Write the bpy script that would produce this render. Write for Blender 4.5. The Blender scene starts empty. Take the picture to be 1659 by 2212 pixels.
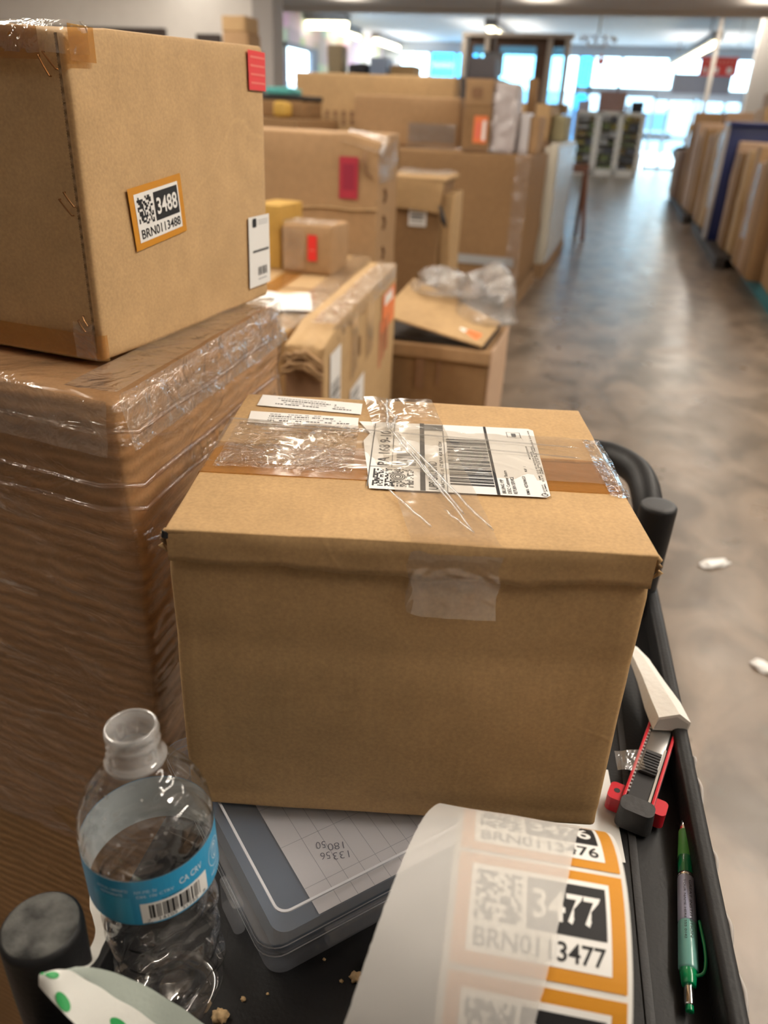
import bpy, bmesh, math, random
from math import sin, cos, pi, radians as rad, hypot
from mathutils import Vector, Matrix, noise
S = bpy.context.scene
COL = S.collection
random.seed(7)

# ------------------------------------------------------------------ camera
CAMH = 1.27
TH, RO, PS = rad(27.0), rad(2.7), rad(15.4)
f_ = Vector((-sin(PS)*cos(TH), cos(PS)*cos(TH), -sin(TH)))
r0 = Vector((cos(PS), sin(PS), 0)); u0 = r0.cross(f_)
R_ = r0*cos(RO)+u0*sin(RO); U_ = -r0*sin(RO)+u0*cos(RO)
cam = bpy.data.cameras.new('camera'); camo = bpy.data.objects.new('camera', cam); COL.objects.link(camo)
M = Matrix((R_, U_, -f_)).transposed().to_4x4(); M.translation = Vector((0, 0, CAMH)); camo.matrix_world = M
cam.sensor_fit = 'VERTICAL'; cam.sensor_height = 36; cam.sensor_width = 27; cam.lens = 1661/2212*36
cam.clip_start = .02; cam.clip_end = 300
cam.dof.use_dof = True; cam.dof.focus_distance = .52; cam.dof.aperture_fstop = 6.2
S.camera = camo
S.view_settings.view_transform = 'Standard'; S.view_settings.look = 'None'
S.view_settings.gamma = 1; S.view_settings.exposure = 0.12
S.view_settings.use_curve_mapping = False

# ------------------------------------------------------------------ world and lights
w = bpy.data.worlds.new('world'); S.world = w; w.use_nodes = True
bg = w.node_tree.nodes['Background']; bg.inputs[0].default_value = (.62, .85, 1, 1); bg.inputs[1].default_value = 8.5

def area(name, loc, rot, sx, sy, energy, color):
    l = bpy.data.lights.new(name, 'AREA'); l.shape = 'RECTANGLE'; l.size = sx; l.size_y = sy; l.energy = energy; l.color = color
    o = bpy.data.objects.new(name, l); COL.objects.link(o); o.location = loc; o.rotation_euler = rot; return o
WARM = (1, .93, .82)
# the ceiling fluorescents over the near part of the store (above the frame), one tube lamp each plus an added uplight for ceiling and walls
for x in (-5.2, -1.9, 1.5, 4.9):
    for y in (0.9, 3.4, 6.4, 10.2, 14.0):
        e = {0.9: 40, 3.4: 33, 6.4: 20, 10.2: 17, 14.0: 17}[y]
        if x > 1 and 0 < y < 5: e *= 1.2
        if x < -5 and y == 6.4: e = 90
        area('tube_light', (x, y, 2.90), (0, 0, 0), .16, 2.3, e, WARM)
        area('added_uplight', (x, y, 2.92), (pi, 0, 0), .5, 2.3, e*.75, WARM)
for x, y in ((-9.0, 22), (-4.7, 20), (-4.7, 28.3), (1.7, 20), (1.6, 30.5), (-9.3, 32)):
    area('tube_light', (x, y, 3.72), (0, 0, 0), .16, 2.8, 85, WARM)
    area('added_uplight', (x, y, 3.70), (pi, 0, 0), 2.6, 3.4, 30, (1, .95, .88))  # wide upward panel, added to brighten the far ceiling
pt = area('storefront_portal', (-2.6, 33.8, 1.9), (rad(-90), 0, 0), 14, 3.7, 1, (1, 1, 1)); pt.data.cycles.is_portal = True
sun = bpy.data.lights.new('sun', 'SUN'); sun.energy = 9; sun.angle = .01; sun.color = (1, .96, .9)
so = bpy.data.objects.new('sun', sun); COL.objects.link(so); so.rotation_euler = (rad(-35), rad(20), 0)   # shines from behind the shop on to the parking area

# ------------------------------------------------------------------ materials
MATS = {}
def nmat(name):
    m = bpy.data.materials.new(name); m.use_nodes = True; nt = m.node_tree
    return m, nt, nt.nodes['Principled BSDF'], nt.nodes['Material Output']
def simple(name, col, rough=.6, metal=0, emit=None, es=0, spec=.5, noise_amt=0, nscale=8, bump=0, bscale=60, coat=0):
    if name in MATS: return MATS[name]
    m, nt, b, o = nmat(name); N = nt.nodes; L = nt.links
    b.inputs['Base Color'].default_value = (*col, 1); b.inputs['Roughness'].default_value = rough; b.inputs['Metallic'].default_value = metal
    b.inputs['Specular IOR Level'].default_value = spec; b.inputs['Coat Weight'].default_value = coat
    if emit: b.inputs['Emission Color'].default_value = (*emit, 1); b.inputs['Emission Strength'].default_value = es
    tc = N.new('ShaderNodeTexCoord')
    if noise_amt:
        n = N.new('ShaderNodeTexNoise'); n.inputs['Scale'].default_value = nscale; n.inputs['Detail'].default_value = 6; L.new(tc.outputs['Object'], n.inputs['Vector'])
        mr = N.new('ShaderNodeMapRange'); mr.inputs[1].default_value = .3; mr.inputs[2].default_value = .7; mr.inputs[3].default_value = 1-noise_amt; mr.inputs[4].default_value = 1+noise_amt
        L.new(n.outputs['Fac'], mr.inputs[0])
        vm = N.new('ShaderNodeVectorMath'); vm.operation = 'SCALE'; vm.inputs[0].default_value = col; L.new(mr.outputs[0], vm.inputs['Scale']); L.new(vm.outputs[0], b.inputs['Base Color'])
    if bump:
        n = N.new('ShaderNodeTexNoise'); n.inputs['Scale'].default_value = bscale; n.inputs['Detail'].default_value = 3; L.new(tc.outputs['Object'], n.inputs['Vector'])
        bp = N.new('ShaderNodeBump'); bp.inputs['Strength'].default_value = bump; bp.inputs['Distance'].default_value = .002; L.new(n.outputs['Fac'], bp.inputs['Height']); L.new(bp.outputs[0], b.inputs['Normal'])
    MATS[name] = m; return m

def cardboard(name, col, axis='h', flute=300, amt=.05, stripe=.05, bump=.25, blotch=6):
    """kraft board: blotches, fibre grain and faint flute lines. axis 'h': lines stand upright, 'v': lines lie flat"""
    if name in MATS: return MATS[name]
    m, nt, b, o = nmat(name); N = nt.nodes; L = nt.links
    tc = N.new('ShaderNodeTexCoord'); sp = N.new('ShaderNodeSeparateXYZ'); L.new(tc.outputs['Object'], sp.inputs[0])
    def math(op, a, c):
        n = N.new('ShaderNodeMath'); n.operation = op
        for i, v in enumerate((a, c)):
            if isinstance(v, (int, float)): n.inputs[i].default_value = v
            elif v is not None: L.new(v, n.inputs[i])
        return n.outputs[0]
    src = math('ADD', sp.outputs[0], sp.outputs[1]) if axis == 'h' else (sp.outputs[2] if axis == 'v' else sp.outputs[0])
    def ns(scale, detail=4, dist=0):
        n = N.new('ShaderNodeTexNoise'); n.inputs['Scale'].default_value = scale; n.inputs['Detail'].default_value = detail; n.inputs['Distortion'].default_value = dist
        L.new(tc.outputs['Object'], n.inputs['Vector']); return n.outputs['Fac']
    big, fine, mid = ns(blotch, 3), ns(420, 2), ns(30, 5)
    wob = math('MULTIPLY', mid, .012)
    wave = math('SINE', math('MULTIPLY', math('ADD', src, wob), flute), None)
    msk = math('MULTIPLY', wave, math('SUBTRACT', mid, .25))
    f = math('ADD', 1.0, math('MULTIPLY', math('SUBTRACT', big, .5), amt*5))
    f = math('ADD', f, math('MULTIPLY', math('SUBTRACT', fine, .5), .42))
    f = math('ADD', f, math('MULTIPLY', math('SUBTRACT', mid, .5), .34))
    f = math('ADD', f, math('MULTIPLY', msk, stripe*2))
    vo = N.new('ShaderNodeTexVoronoi'); vo.feature = 'DISTANCE_TO_EDGE'; vo.inputs['Scale'].default_value = blotch*1.1
    vd = N.new('ShaderNodeVectorMath'); vd.operation = 'ADD'; L.new(tc.outputs['Object'], vd.inputs[0])
    vs = N.new('ShaderNodeVectorMath'); vs.operation = 'SCALE'; vs.inputs['Scale'].default_value = .35/blotch
    nd = N.new('ShaderNodeTexNoise'); nd.inputs['Scale'].default_value = blotch*1.7; L.new(tc.outputs['Object'], nd.inputs['Vector']); L.new(nd.outputs['Color'], vs.inputs[0]); L.new(vs.outputs[0], vd.inputs[1]); L.new(vd.outputs[0], vo.inputs['Vector'])
    cr = N.new('ShaderNodeMapRange'); cr.interpolation_type = 'SMOOTHSTEP'; cr.inputs[1].default_value = 0; cr.inputs[2].default_value = .022; cr.inputs[3].default_value = 1; cr.inputs[4].default_value = 0; L.new(vo.outputs['Distance'], cr.inputs[0])
    gate = math('MAXIMUM', math('MULTIPLY', math('SUBTRACT', ns(blotch*.9, 2), .47), 6.0), 0.0); gn = N.new('ShaderNodeClamp'); L.new(gate, gn.inputs[0])
    crease = math('MULTIPLY', cr.outputs[0], gn.outputs[0]); f = math('ADD', f, math('MULTIPLY', crease, .07))
    vm = N.new('ShaderNodeVectorMath'); vm.operation = 'SCALE'; vm.inputs[0].default_value = col; L.new(f, vm.inputs['Scale']); L.new(vm.outputs[0], b.inputs['Base Color'])
    b.inputs['Roughness'].default_value = .72; b.inputs['Specular IOR Level'].default_value = .3
    bp = N.new('ShaderNodeBump'); bp.inputs['Strength'].default_value = bump; bp.inputs['Distance'].default_value = .0015
    L.new(math('ADD', math('MULTIPLY', wave, .35 if stripe > .05 else .16), math('ADD', math('MULTIPLY', mid, 1.4), math('MULTIPLY', crease, .8))), bp.inputs['Height']); L.new(bp.outputs[0], b.inputs['Normal'])
    MATS[name] = m; return m

def film(name, tint=(1, 1, 1), haze=.06, gloss=.5, bscale=25, bstr=.9, rough=.12, stretch=(1, 1, 1), hazecol=(.9, .9, .9), dist=.006, detail=3):
    """clear plastic sheet: see-through, a little milky, sharp wrinkled shine"""
    if name in MATS: return MATS[name]
    m, nt, b, o = nmat(name); N = nt.nodes; L = nt.links; N.remove(b)
    tc = N.new('ShaderNodeTexCoord'); mp = N.new('ShaderNodeMapping'); mp.inputs['Scale'].default_value = stretch; L.new(tc.outputs['Object'], mp.inputs[0])
    n = N.new('ShaderNodeTexNoise'); n.inputs['Scale'].default_value = bscale; n.inputs['Detail'].default_value = detail; n.inputs['Distortion'].default_value = .8; L.new(mp.outputs[0], n.inputs['Vector'])
    bp = N.new('ShaderNodeBump'); bp.inputs['Strength'].default_value = bstr; bp.inputs['Distance'].default_value = dist; L.new(n.outputs['Fac'], bp.inputs['Height'])
    tr = N.new('ShaderNodeBsdfTransparent'); tr.inputs[0].default_value = (*tint, 1)
    gl = N.new('ShaderNodeBsdfGlossy'); gl.inputs['Roughness'].default_value = rough; L.new(bp.outputs[0], gl.inputs['Normal'])
    df = N.new('ShaderNodeBsdfDiffuse'); df.inputs[0].default_value = (*hazecol, 1)
    ge = N.new('ShaderNodeNewGeometry')
    dt = N.new('ShaderNodeVectorMath'); dt.operation = 'DOT_PRODUCT'; L.new(bp.outputs[0], dt.inputs[0]); L.new(ge.outputs['Incoming'], dt.inputs[1])
    def mth(op, a, c=None):
        q = N.new('ShaderNodeMath'); q.operation = op; q.use_clamp = op == 'ADD'
        for i, v in enumerate((a, c)):
            if isinstance(v, (int, float)): q.inputs[i].default_value = v
            elif v is not None: L.new(v, q.inputs[i])
        return q.outputs[0]
    sch = mth('POWER', mth('SUBTRACT', 1.0, mth('MINIMUM', mth('ABSOLUTE', dt.outputs['Value']), 1.0)), 4.0)
    class mu: outputs = [mth('ADD', mth('MULTIPLY', sch, min(1, gloss*1.5)), .06+.10*gloss)]
    m1 = N.new('ShaderNodeMixShader'); m1.inputs[0].default_value = haze; L.new(tr.outputs[0], m1.inputs[1]); L.new(df.outputs[0], m1.inputs[2])
    m2 = N.new('ShaderNodeMixShader'); L.new(mu.outputs[0], m2.inputs[0]); L.new(m1.outputs[0], m2.inputs[1]); L.new(gl.outputs[0], m2.inputs[2]); L.new(m2.outputs[0], o.inputs[0])
    MATS[name] = m; return m

KR = (.56, .375, .195)
cb_main = cardboard('kraft_main', (.50, .32, .152), 'x', 850, .04, .018, .10, 7)
cb_a = cardboard('kraft_wide_box', (.50, .325, .16), 'h', 500, .03, .008, .05, 5)
cb_b = cardboard('kraft_wrapped', (.43, .255, .12), 'v', 480, .05, .26, .5, 5)
cb_c = cardboard('kraft_pale', (.47, .31, .155), 'h', 300, .07, .04, .3, 3)
cb_d = cardboard('kraft_mid', (.38, .235, .12), 'h', 300, .06, .03, .3, 2.5)
cb_e = cardboard('kraft_dark', (.26, .15, .068), 'h', 300, .06, .03, .3, 2)
cb_f = cardboard('kraft_pink', (.50, .34, .23), 'h', 300, .05, .03, .3, 2)
cb_g = cardboard('kraft_brown_deep', (.25, .14, .075), 'h', 300, .06, .03, .3, 2)
cb_edge = cardboard('kraft_cut_edge', (.26, .16, .08), 'v', 900, .05, .3, .4, 20)
tape_clear = film('tape_clear', (.97, .95, .92), .10, .55, 34, .8, .06, (1, 1, 1), (.85, .8, .72), .012)
tape_clear2 = film('tape_clear_smooth', (.98, .96, .93), .085, .4, 14, .5, .08, (1, 1, 1), (.85, .8, .72), .01)
tape_brown = film('tape_brown', (.80, .52, .22), .35, .35, 22, .5, .2, (1, 1, 1), (.50, .27, .07), .004)
wrap = film('stretch_wrap', (.98, .94, .91), .018, .30, 9, .9, .14, (1, 1, 3.2), (.8, .72, .66), .02, 4)
wrap_far = film('stretch_wrap_far', (.96, .95, .95), .07, .42, 6, 1, .2, (1, 1, 1.5), (.85, .82, .85), .03, 4)
bagm = film('plastic_bag', (.95, .95, .95), .14, .7, 12, 1, .15, (1, 1, 1), (.85, .83, .83), .04, 5)
white = simple('white_paper', (.78, .77, .75), .55, noise_amt=.02)
white2 = simple('white_label', (.82, .81, .79), .35)
black = simple('print_shade_black', (.012, .012, .014), .5)
grey = simple('print_grey', (.10, .10, .10), .5)
pale_grey = simple('print_pale', (.42, .42, .42), .5)
amber = simple('label_amber', (.60, .255, .02), .4)
red = simple('label_red', (.75, .03, .025), .5)
redpale = simple('label_red_pale', (.80, .16, .12), .5)
pinkl = simple('label_magenta', (.42, .03, .055), .5)
orange = simple('label_orange', (.80, .20, .06), .5)
blackpl = simple('black_plastic', (.011, .011, .012), .5, spec=.32, noise_amt=.25, nscale=30, bump=.12, bscale=350)
blackpl2 = simple('black_plastic_cap', (.028, .028, .030), .6, noise_amt=.2, nscale=40, bump=.2, bscale=300)
steel = simple('steel', (.55, .55, .55), .3, 1)
chrome = simple('chrome', (.8, .8, .8), .12, 1)
copper = simple('staple_copper', (.38, .2, .09), .35, 1)

# ------------------------------------------------------------------ object helpers
def tag(o, label=None, cat=None, group=None, kind=None):
    if label: o['label'] = label
    if cat: o['category'] = cat
    if group: o['group'] = group
    if kind: o['kind'] = kind
    return o
def link(name, me, mats, parent=None, smooth=False):
    o = bpy.data.objects.new(name, me); COL.objects.link(o)
    for m in (mats if isinstance(mats, (list, tuple)) else [mats]): me.materials.append(m)
    if smooth:
        for p in me.polygons: p.use_smooth = True
    if parent: o.parent = parent
    return o
def mesh(name, V, F, mats, parent=None, smooth=False, mi=None):
    me = bpy.data.meshes.new(name); me.from_pydata([tuple(v) for v in V], [], F)
    if mi:
        for i, p in enumerate(me.polygons): p.material_index = mi[i]
    me.update()
    return link(name, me, mats, parent, smooth)
def empty(name, loc, rz, label, cat, group=None):
    o = bpy.data.objects.new(name, None); COL.objects.link(o); o.location = loc; o.rotation_euler = (0, 0, rz); o.empty_display_size = .05
    return tag(o, label, cat, group)
def axis(a0, a1, r, n):
    r = min(r, (a1-a0)*.45)
    L = [a0, a0+r*.3, a0+r]
    for i in range(1, n): L.append(a0+r+(a1-a0-2*r)*i/n)
    return L+[a1-r, a1-r*.3, a1]
def box_geo(x0, x1, y0, y1, z0, z1, r=.005, n=8, bulge=0., warp=0., seed=0, wscale=6, hook=None):
    """closed box with rolled edges, bulging sides and slightly uneven surface"""
    X, Y, Z = axis(x0, x1, r, n), axis(y0, y1, r, n), axis(z0, z1, r, n)
    V, F, idx = [], [], {}
    def vid(i, j, k):
        key = (i, j, k)
        if key in idx: return idx[key]
        p = Vector((X[i], Y[j], Z[k]))
        rr = [min(r, (b-a)*.45) for a, b in ((x0, x1), (y0, y1), (z0, z1))]; rm = min(rr)
        q = Vector((min(max(p.x, x0+rm), x1-rm), min(max(p.y, y0+rm), y1-rm), min(max(p.z, z0+rm), z1-rm)))
        d = p-q
        nrm = d.normalized() if d.length > 1e-9 else Vector((0, 0, 1))
        p2 = q+nrm*rm if d.length > 1e-9 else p
        fx = (p.x-x0)/(x1-x0); fy = (p.y-y0)/(y1-y0); fz = (p.z-z0)/(z1-z0)
        s = [1 if abs(t) < 1e-9 or abs(t-1) < 1e-9 else 4*t*(1-t) for t in (fx, fy, fz)]
        b = (s[0]*s[1]*s[2])
        edge = sum(1 for t in (fx, fy, fz) if t < 1e-9 or t > 1-1e-9)
        if edge == 1: p2 = p2+nrm*bulge*b
        if warp:
            nv = noise.noise_vector(p*wscale+Vector((seed*7.3, seed*3.1, 0)))
            damp = 1 if p.z > z0+1e-6 else 0
            p2 = p2+Vector((nv.x, nv.y, nv.z*.6*damp))*warp
        if hook: p2 = hook(p2)
        idx[key] = len(V); V.append(p2); return idx[key]
    nx, ny, nz = len(X)-1, len(Y)-1, len(Z)-1
    for j in range(ny):
        for k in range(nz):
            F.append((vid(0, j, k), vid(0, j, k+1), vid(0, j+1, k+1), vid(0, j+1, k)))
            F.append((vid(nx, j, k), vid(nx, j+1, k), vid(nx, j+1, k+1), vid(nx, j, k+1)))
    for i in range(nx):
        for k in range(nz):
            F.append((vid(i, 0, k), vid(i+1, 0, k), vid(i+1, 0, k+1), vid(i, 0, k+1)))
            F.append((vid(i, ny, k), vid(i, ny, k+1), vid(i+1, ny, k+1), vid(i+1, ny, k)))
    for i in range(nx):
        for j in range(ny):
            F.append((vid(i, j, 0), vid(i, j+1, 0), vid(i+1, j+1, 0), vid(i+1, j, 0)))
            F.append((vid(i, j, nz), vid(i+1, j, nz), vid(i+1, j+1, nz), vid(i, j+1, nz)))
    return V, F
def rbox(name, x0, x1, y0, y1, z0, z1, mat, parent=None, r=.003, n=2, **kw):
    V, F = box_geo(x0, x1, y0, y1, z0, z1, r, n, **kw); return mesh(name, V, F, mat, parent, True)
def join_geo(parts):
    V, F, mi = [], [], []
    for p in parts:
        v, f = p[0], p[1]; b = len(V); V += list(v); F += [tuple(i+b for i in q) for q in f]; mi += [p[2] if len(p) > 2 else 0]*len(f)
    return V, F, mi
def plain_box(x0, x1, y0, y1, z0, z1):
    V = [Vector((x, y, z)) for z in (z0, z1) for y in (y0, y1) for x in (x0, x1)]
    return V, [(0, 2, 3, 1), (4, 5, 7, 6), (0, 1, 5, 4), (2, 6, 7, 3), (0, 4, 6, 2), (1, 3, 7, 5)]
def bx(name, x0, x1, y0, y1, z0, z1, mat, parent=None):
    V, F = plain_box(x0, x1, y0, y1, z0, z1); return mesh(name, V, F, mat, parent)
def tube_geo(pts, rad_, n=12, closed=False, caps=True):
    P = [Vector(p) for p in pts]; V, F = [], []; m = len(P)
    R = rad_ if isinstance(rad_, (list, tuple)) else [rad_]*m
    prev = None
    for i, p in enumerate(P):
        t = (P[min(i+1, m-1)]-P[max(i-1, 0)]).normalized()
        if prev is None:
            a = Vector((0, 0, 1)) if abs(t.z) < .9 else Vector((1, 0, 0)); s = t.cross(a).normalized()
        else: s = (prev-t*prev.dot(t)).normalized()
        prev = s; q = t.cross(s)
        for k in range(n): V.append(p+(s*cos(2*pi*k/n)+q*sin(2*pi*k/n))*R[i])
    for i in range(m-1):
        for k in range(n): F.append((i*n+k, i*n+(k+1) % n, (i+1)*n+(k+1) % n, (i+1)*n+k))
    if caps: F.append(tuple(range(n-1, -1, -1))); F.append(tuple((m-1)*n+k for k in range(n)))
    return V, F
def tube(name, pts, r, mat, parent=None, n=12, smooth=True):
    V, F = tube_geo(pts, r, n); return mesh(name, V, F, mat, parent, smooth)
BS = .905
def lathe_geo(prof, n=64, fn=None):
    V, F = [], []; m = len(prof)
    for r, z in prof:
        for k in range(n):
            a = 2*pi*k/n; rr = fn(r, z, a) if fn else r
            V.append(Vector((rr*cos(a), rr*sin(a), z)))
    for i in range(m-1):
        for k in range(n): F.append((i*n+k, i*n+(k+1) % n, (i+1)*n+(k+1) % n, (i+1)*n+k))
    return V, F
def spline(pts, n=8):
    P = [Vector(p) for p in pts]; out = []
    for i in range(len(P)-1):
        a, b, c, d = P[max(i-1, 0)], P[i], P[i+1], P[min(i+2, len(P)-1)]
        for k in range(n):
            t = k/n; out.append(.5*((2*b)+(c-a)*t+(2*a-5*b+4*c-d)*t*t+(-a+3*b-3*c+d)*t**3))
    out.append(P[-1]); return out

# ------------------------------------------------------------------ printed art (lettering, bars, patches) mapped on to a surface
_tc = {}
def text_geo(s, bold=0):
    if (s, bold) in _tc: return _tc[(s, bold)]
    c = bpy.data.curves.new('t', 'FONT'); c.body = s; c.size = 1; c.offset = bold; c.resolution_u = 3
    o = bpy.data.objects.new('t', c); COL.objects.link(o); bpy.context.view_layer.update()
    me = o.to_mesh(); V = [(v.co.x, v.co.y) for v in me.vertices]; F = [tuple(p.vertices) for p in me.polygons]
    o.to_mesh_clear(); bpy.data.objects.remove(o); bpy.data.curves.remove(c)
    _tc[(s, bold)] = (V, F); return V, F
class Art:
    def __init__(s, mapf, step=0, lift=.00012): s.m = mapf; s.V = []; s.F = []; s.mi = []; s.mats = []; s.step = step; s.lift = lift
    def mat(s, m):
        if m not in s.mats: s.mats.append(m)
        return s.mats.index(m)
    def add(s, V2, F, m, layer):
        b = len(s.V); s.V += [s.m(x, y, layer*s.lift) for x, y in V2]; s.F += [tuple(i+b for i in q) for q in F]; s.mi += [s.mat(m)]*len(F)
    def rect(s, x0, y0, x1, y1, m, layer=1):
        nx = max(1, int(abs(x1-x0)/s.step+.99)) if s.step else 1; ny = max(1, int(abs(y1-y0)/s.step+.99)) if s.step else 1
        V = [(x0+(x1-x0)*i/nx, y0+(y1-y0)*j/ny) for j in range(ny+1) for i in range(nx+1)]
        F = [(j*(nx+1)+i, j*(nx+1)+i+1, (j+1)*(nx+1)+i+1, (j+1)*(nx+1)+i) for j in range(ny) for i in range(nx)]
        s.add(V, F, m, layer)
    def poly(s, pts, m, layer=1): s.add(pts, [tuple(range(len(pts)))], m, layer)
    def rrect(s, x0, y0, x1, y1, r, m, layer=1):
        P = []
        for cx, cy, a in ((x1-r, y0+r, -90), (x1-r, y1-r, 0), (x0+r, y1-r, 90), (x0+r, y0+r, 180)):
            for k in range(5): t = rad(a+k*22.5); P.append((cx+r*cos(t), cy+r*sin(t)))
        s.poly(P, m, layer)
    def text(s, t, x0, y0, x1, y1, m, layer=2, bold=0):
        V, F = text_geo(t, bold)
        if not V: return
        a0 = min(v[0] for v in V); a1 = max(v[0] for v in V); b0 = min(v[1] for v in V); b1 = max(v[1] for v in V)
        s.add([(x0+(x1-x0)*(v[0]-a0)/(a1-a0), y0+(y1-y0)*(v[1]-b0)/(b1-b0)) for v in V], F, m, layer)
    def bars(s, x0, y0, x1, y1, m, layer=2, n=40, seed=1, vertical=True):
        rnd = random.Random(seed); x = 0; L = []
        while x < n: wv = rnd.choice((1, 1, 2, 3)); L.append((x, min(n, x+wv))); x += wv+rnd.choice((1, 1, 2))
        for a, b in L:
            if vertical: s.rect(x0+(x1-x0)*a/n, y0, x0+(x1-x0)*b/n, y1, m, layer)
            else: s.rect(x0, y0+(y1-y0)*a/n, x1, y0+(y1-y0)*b/n, m, layer)
    def blocks(s, x0, y0, x1, y1, nx, ny, m, layer=2, seed=1, p=.5):
        rnd = random.Random(seed); dx = (x1-x0)/nx; dy = (y1-y0)/ny
        for j in range(ny):
            for i in range(nx):
                if rnd.random() < p: s.rect(x0+dx*i, y0+dy*j, x0+dx*(i+1), y0+dy*(j+1), m, layer)
    def ring(s, cx, cy, r, wd, m, layer=2, sy=1, n=28):
        V = []; F = []
        for k in range(n):
            a = 2*pi*k/n; V += [(cx+r*cos(a), cy+r*sy*sin(a)), (cx+(r-wd)*cos(a), cy+(r-wd)*sy*sin(a))]
        for k in range(n): q = (k+1) % n; F.append((2*k, 2*q, 2*q+1, 2*k+1))
        s.add(V, F, m, layer)
    def build(s, name, parent): return mesh(name, s.V, s.F, s.mats, parent, False, s.mi)
def plane_map(o, ex, ey, nrm):
    o, ex, ey, nrm = Vector(o), Vector(ex).normalized(), Vector(ey).normalized(), Vector(nrm).normalized()
    return lambda x, y, h: o+ex*x+ey*y+nrm*h
def inventory_label(art, x0, y0, W, H, four, code, seed, cm=None, L=1):
    """amber bordered tag: pattern block, white number on black, code underneath"""
    am, wh, bk = cm or (amber, white2, black)
    art.rect(x0, y0, x0+W, y0+H, am, L)
    bx_, by_ = .085*W, .11*H
    art.rect(x0+bx_, y0+by_, x0+W-bx_, y0+H-by_, wh, L+1)
    iw, ih = W-2*bx_, H-2*by_; ax, ay = x0+bx_, y0+by_
    art.blocks(ax+.04*iw, ay+.34*ih, ax+.37*iw, ay+.92*ih, 13, 12, bk, L+2, seed, .52)
    art.rect(ax+.41*iw, ay+.33*ih, ax+.97*iw, ay+.93*ih, bk, L+2)
    art.text(four, ax+.45*iw, ay+.45*ih, ax+.93*iw, ay+.80*ih, wh, L+3, .02)
    art.text(code, ax+.05*iw, ay+.06*ih, ax+.96*iw, ay+.26*ih, bk, L+2, .012)

# a carton with its own frame: corner at the origin, x to the right, y away, z up
def carton(name, label, corner, yaw, x0, x1, d, h, mat, r=.006, n=8, bulge=.003, warp=.003, seed=0, group=None, hook=None, cat='box', part='carton_body', wscale=6):
    t = empty(name, corner, yaw, label, cat, group)
    V, F = box_geo(x0, x1, 0, d, 0, h, r, n, bulge, warp, seed, wscale, hook)
    mesh(part, V, F, mat, t, True)
    return t
def front(h=0): return lambda x, z, l: Vector((x, -h-l, z))
def right(X, h=0): return lambda y, z, l: Vector((X+h+l, y, z))
def topm(Z, h=0): return lambda x, y, l: Vector((x, y, Z+h+l))
def sheet(name, P, mat, parent, nu=14, nv=6, amp=.0006, seed=0, sc=60):
    """thin wrinkled strip over four corners (bilinear) - tape and film patches; P four 3d corners"""
    a, b, c, d = [Vector(p) for p in P]; nrm = (b-a).cross(d-a).normalized(); V = []; F = []
    for j in range(nv+1):
        for i in range(nu+1):
            u, v = i/nu, j/nv; p = (a*(1-u)+b*u)*(1-v)+(d*(1-u)+c*u)*v
            V.append(p+nrm*(amp*(1+noise.noise(p*sc+Vector((seed, 0, 0))))))
    for j in range(nv):
        for i in range(nu): F.append((j*(nu+1)+i, j*(nu+1)+i+1, (j+1)*(nu+1)+i+1, (j+1)*(nu+1)+i))
    return mesh(name, V, F, mat, parent, True)
def strip(name, rows, mat, parent, amp=.0004, seed=0, sc=50):
    """skin through rows of points (a tape that folds over edges)"""
    V, F = [], []; n = len(rows[0])
    for r in rows:
        for p in r: p = Vector(p); V.append(p+noise.noise_vector(p*sc+Vector((seed, 0, 0)))*amp)
    for j in range(len(rows)-1):
        for i in range(n-1): F.append((j*n+i, j*n+i+1, (j+1)*n+i+1, (j+1)*n+i))
    return mesh(name, V, F, mat, parent, True)
def lerp_row(a, b, n): a, b = Vector(a), Vector(b); return [a.lerp(b, i/n) for i in range(n+1)]

# ================================================================== SETTING
def floor_mat():
    m, nt, b, o = nmat('worn_concrete'); N = nt.nodes; L = nt.links
    tc = N.new('ShaderNodeTexCoord')
    def ns(s, d, dist=0, st=(1, 1, 1)):
        mp = N.new('ShaderNodeMapping'); mp.inputs['Scale'].default_value = st; L.new(tc.outputs['Object'], mp.inputs[0])
        n = N.new('ShaderNodeTexNoise'); n.inputs['Scale'].default_value = s; n.inputs['Detail'].default_value = d; n.inputs['Distortion'].default_value = dist; L.new(mp.outputs[0], n.inputs['Vector']); return n.outputs['Fac']
    r1 = N.new('ShaderNodeValToRGB'); L.new(ns(4.5, 9, .8, (1, .6, 1)), r1.inputs[0])
    e = r1.color_ramp.elements; e[0].position = .36; e[0].color = (.10, .077, .057, 1); e[1].position = .64; e[1].color = (.215, .165, .125, 1)
    r2 = N.new('ShaderNodeValToRGB'); L.new(ns(9, 6, .3), r2.inputs[0]); e = r2.color_ramp.elements; e[0].position = .62; e[0].color = (0, 0, 0, 1); e[1].position = .75; e[1].color = (.5, .5, .5, 1)
    mx = N.new('ShaderNodeMixRGB'); L.new(r2.outputs[0], mx.inputs[0]); L.new(r1.outputs[0], mx.inputs[1]); mx.inputs[2].default_value = (.11, .115, .10, 1)
    L.new(mx.outputs[0], b.inputs['Base Color'])
    rr = N.new('ShaderNodeMapRange'); L.new(ns(5, 5), rr.inputs[0]); rr.inputs[3].default_value = .20; rr.inputs[4].default_value = .42; b.inputs['Specular IOR Level'].default_value = .55; L.new(rr.outputs[0], b.inputs['Roughness'])
    bp = N.new('ShaderNodeBump'); bp.inputs['Strength'].default_value = .15; bp.inputs['Distance'].default_value = .01; L.new(ns(12, 6), bp.inputs['Height']); L.new(bp.outputs[0], b.inputs['Normal'])
    return m
wallw = simple('wall_white', (.82, .79, .75), .9, noise_amt=.02)
ceilw = simple('ceiling_white', (.70, .70, .72), .9, noise_amt=.03, nscale=2)
beamw = simple('bulkhead_white', (.72, .66, .60), .9)
greyw = simple('grey_frame', (.20, .22, .27), .7)
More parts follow.
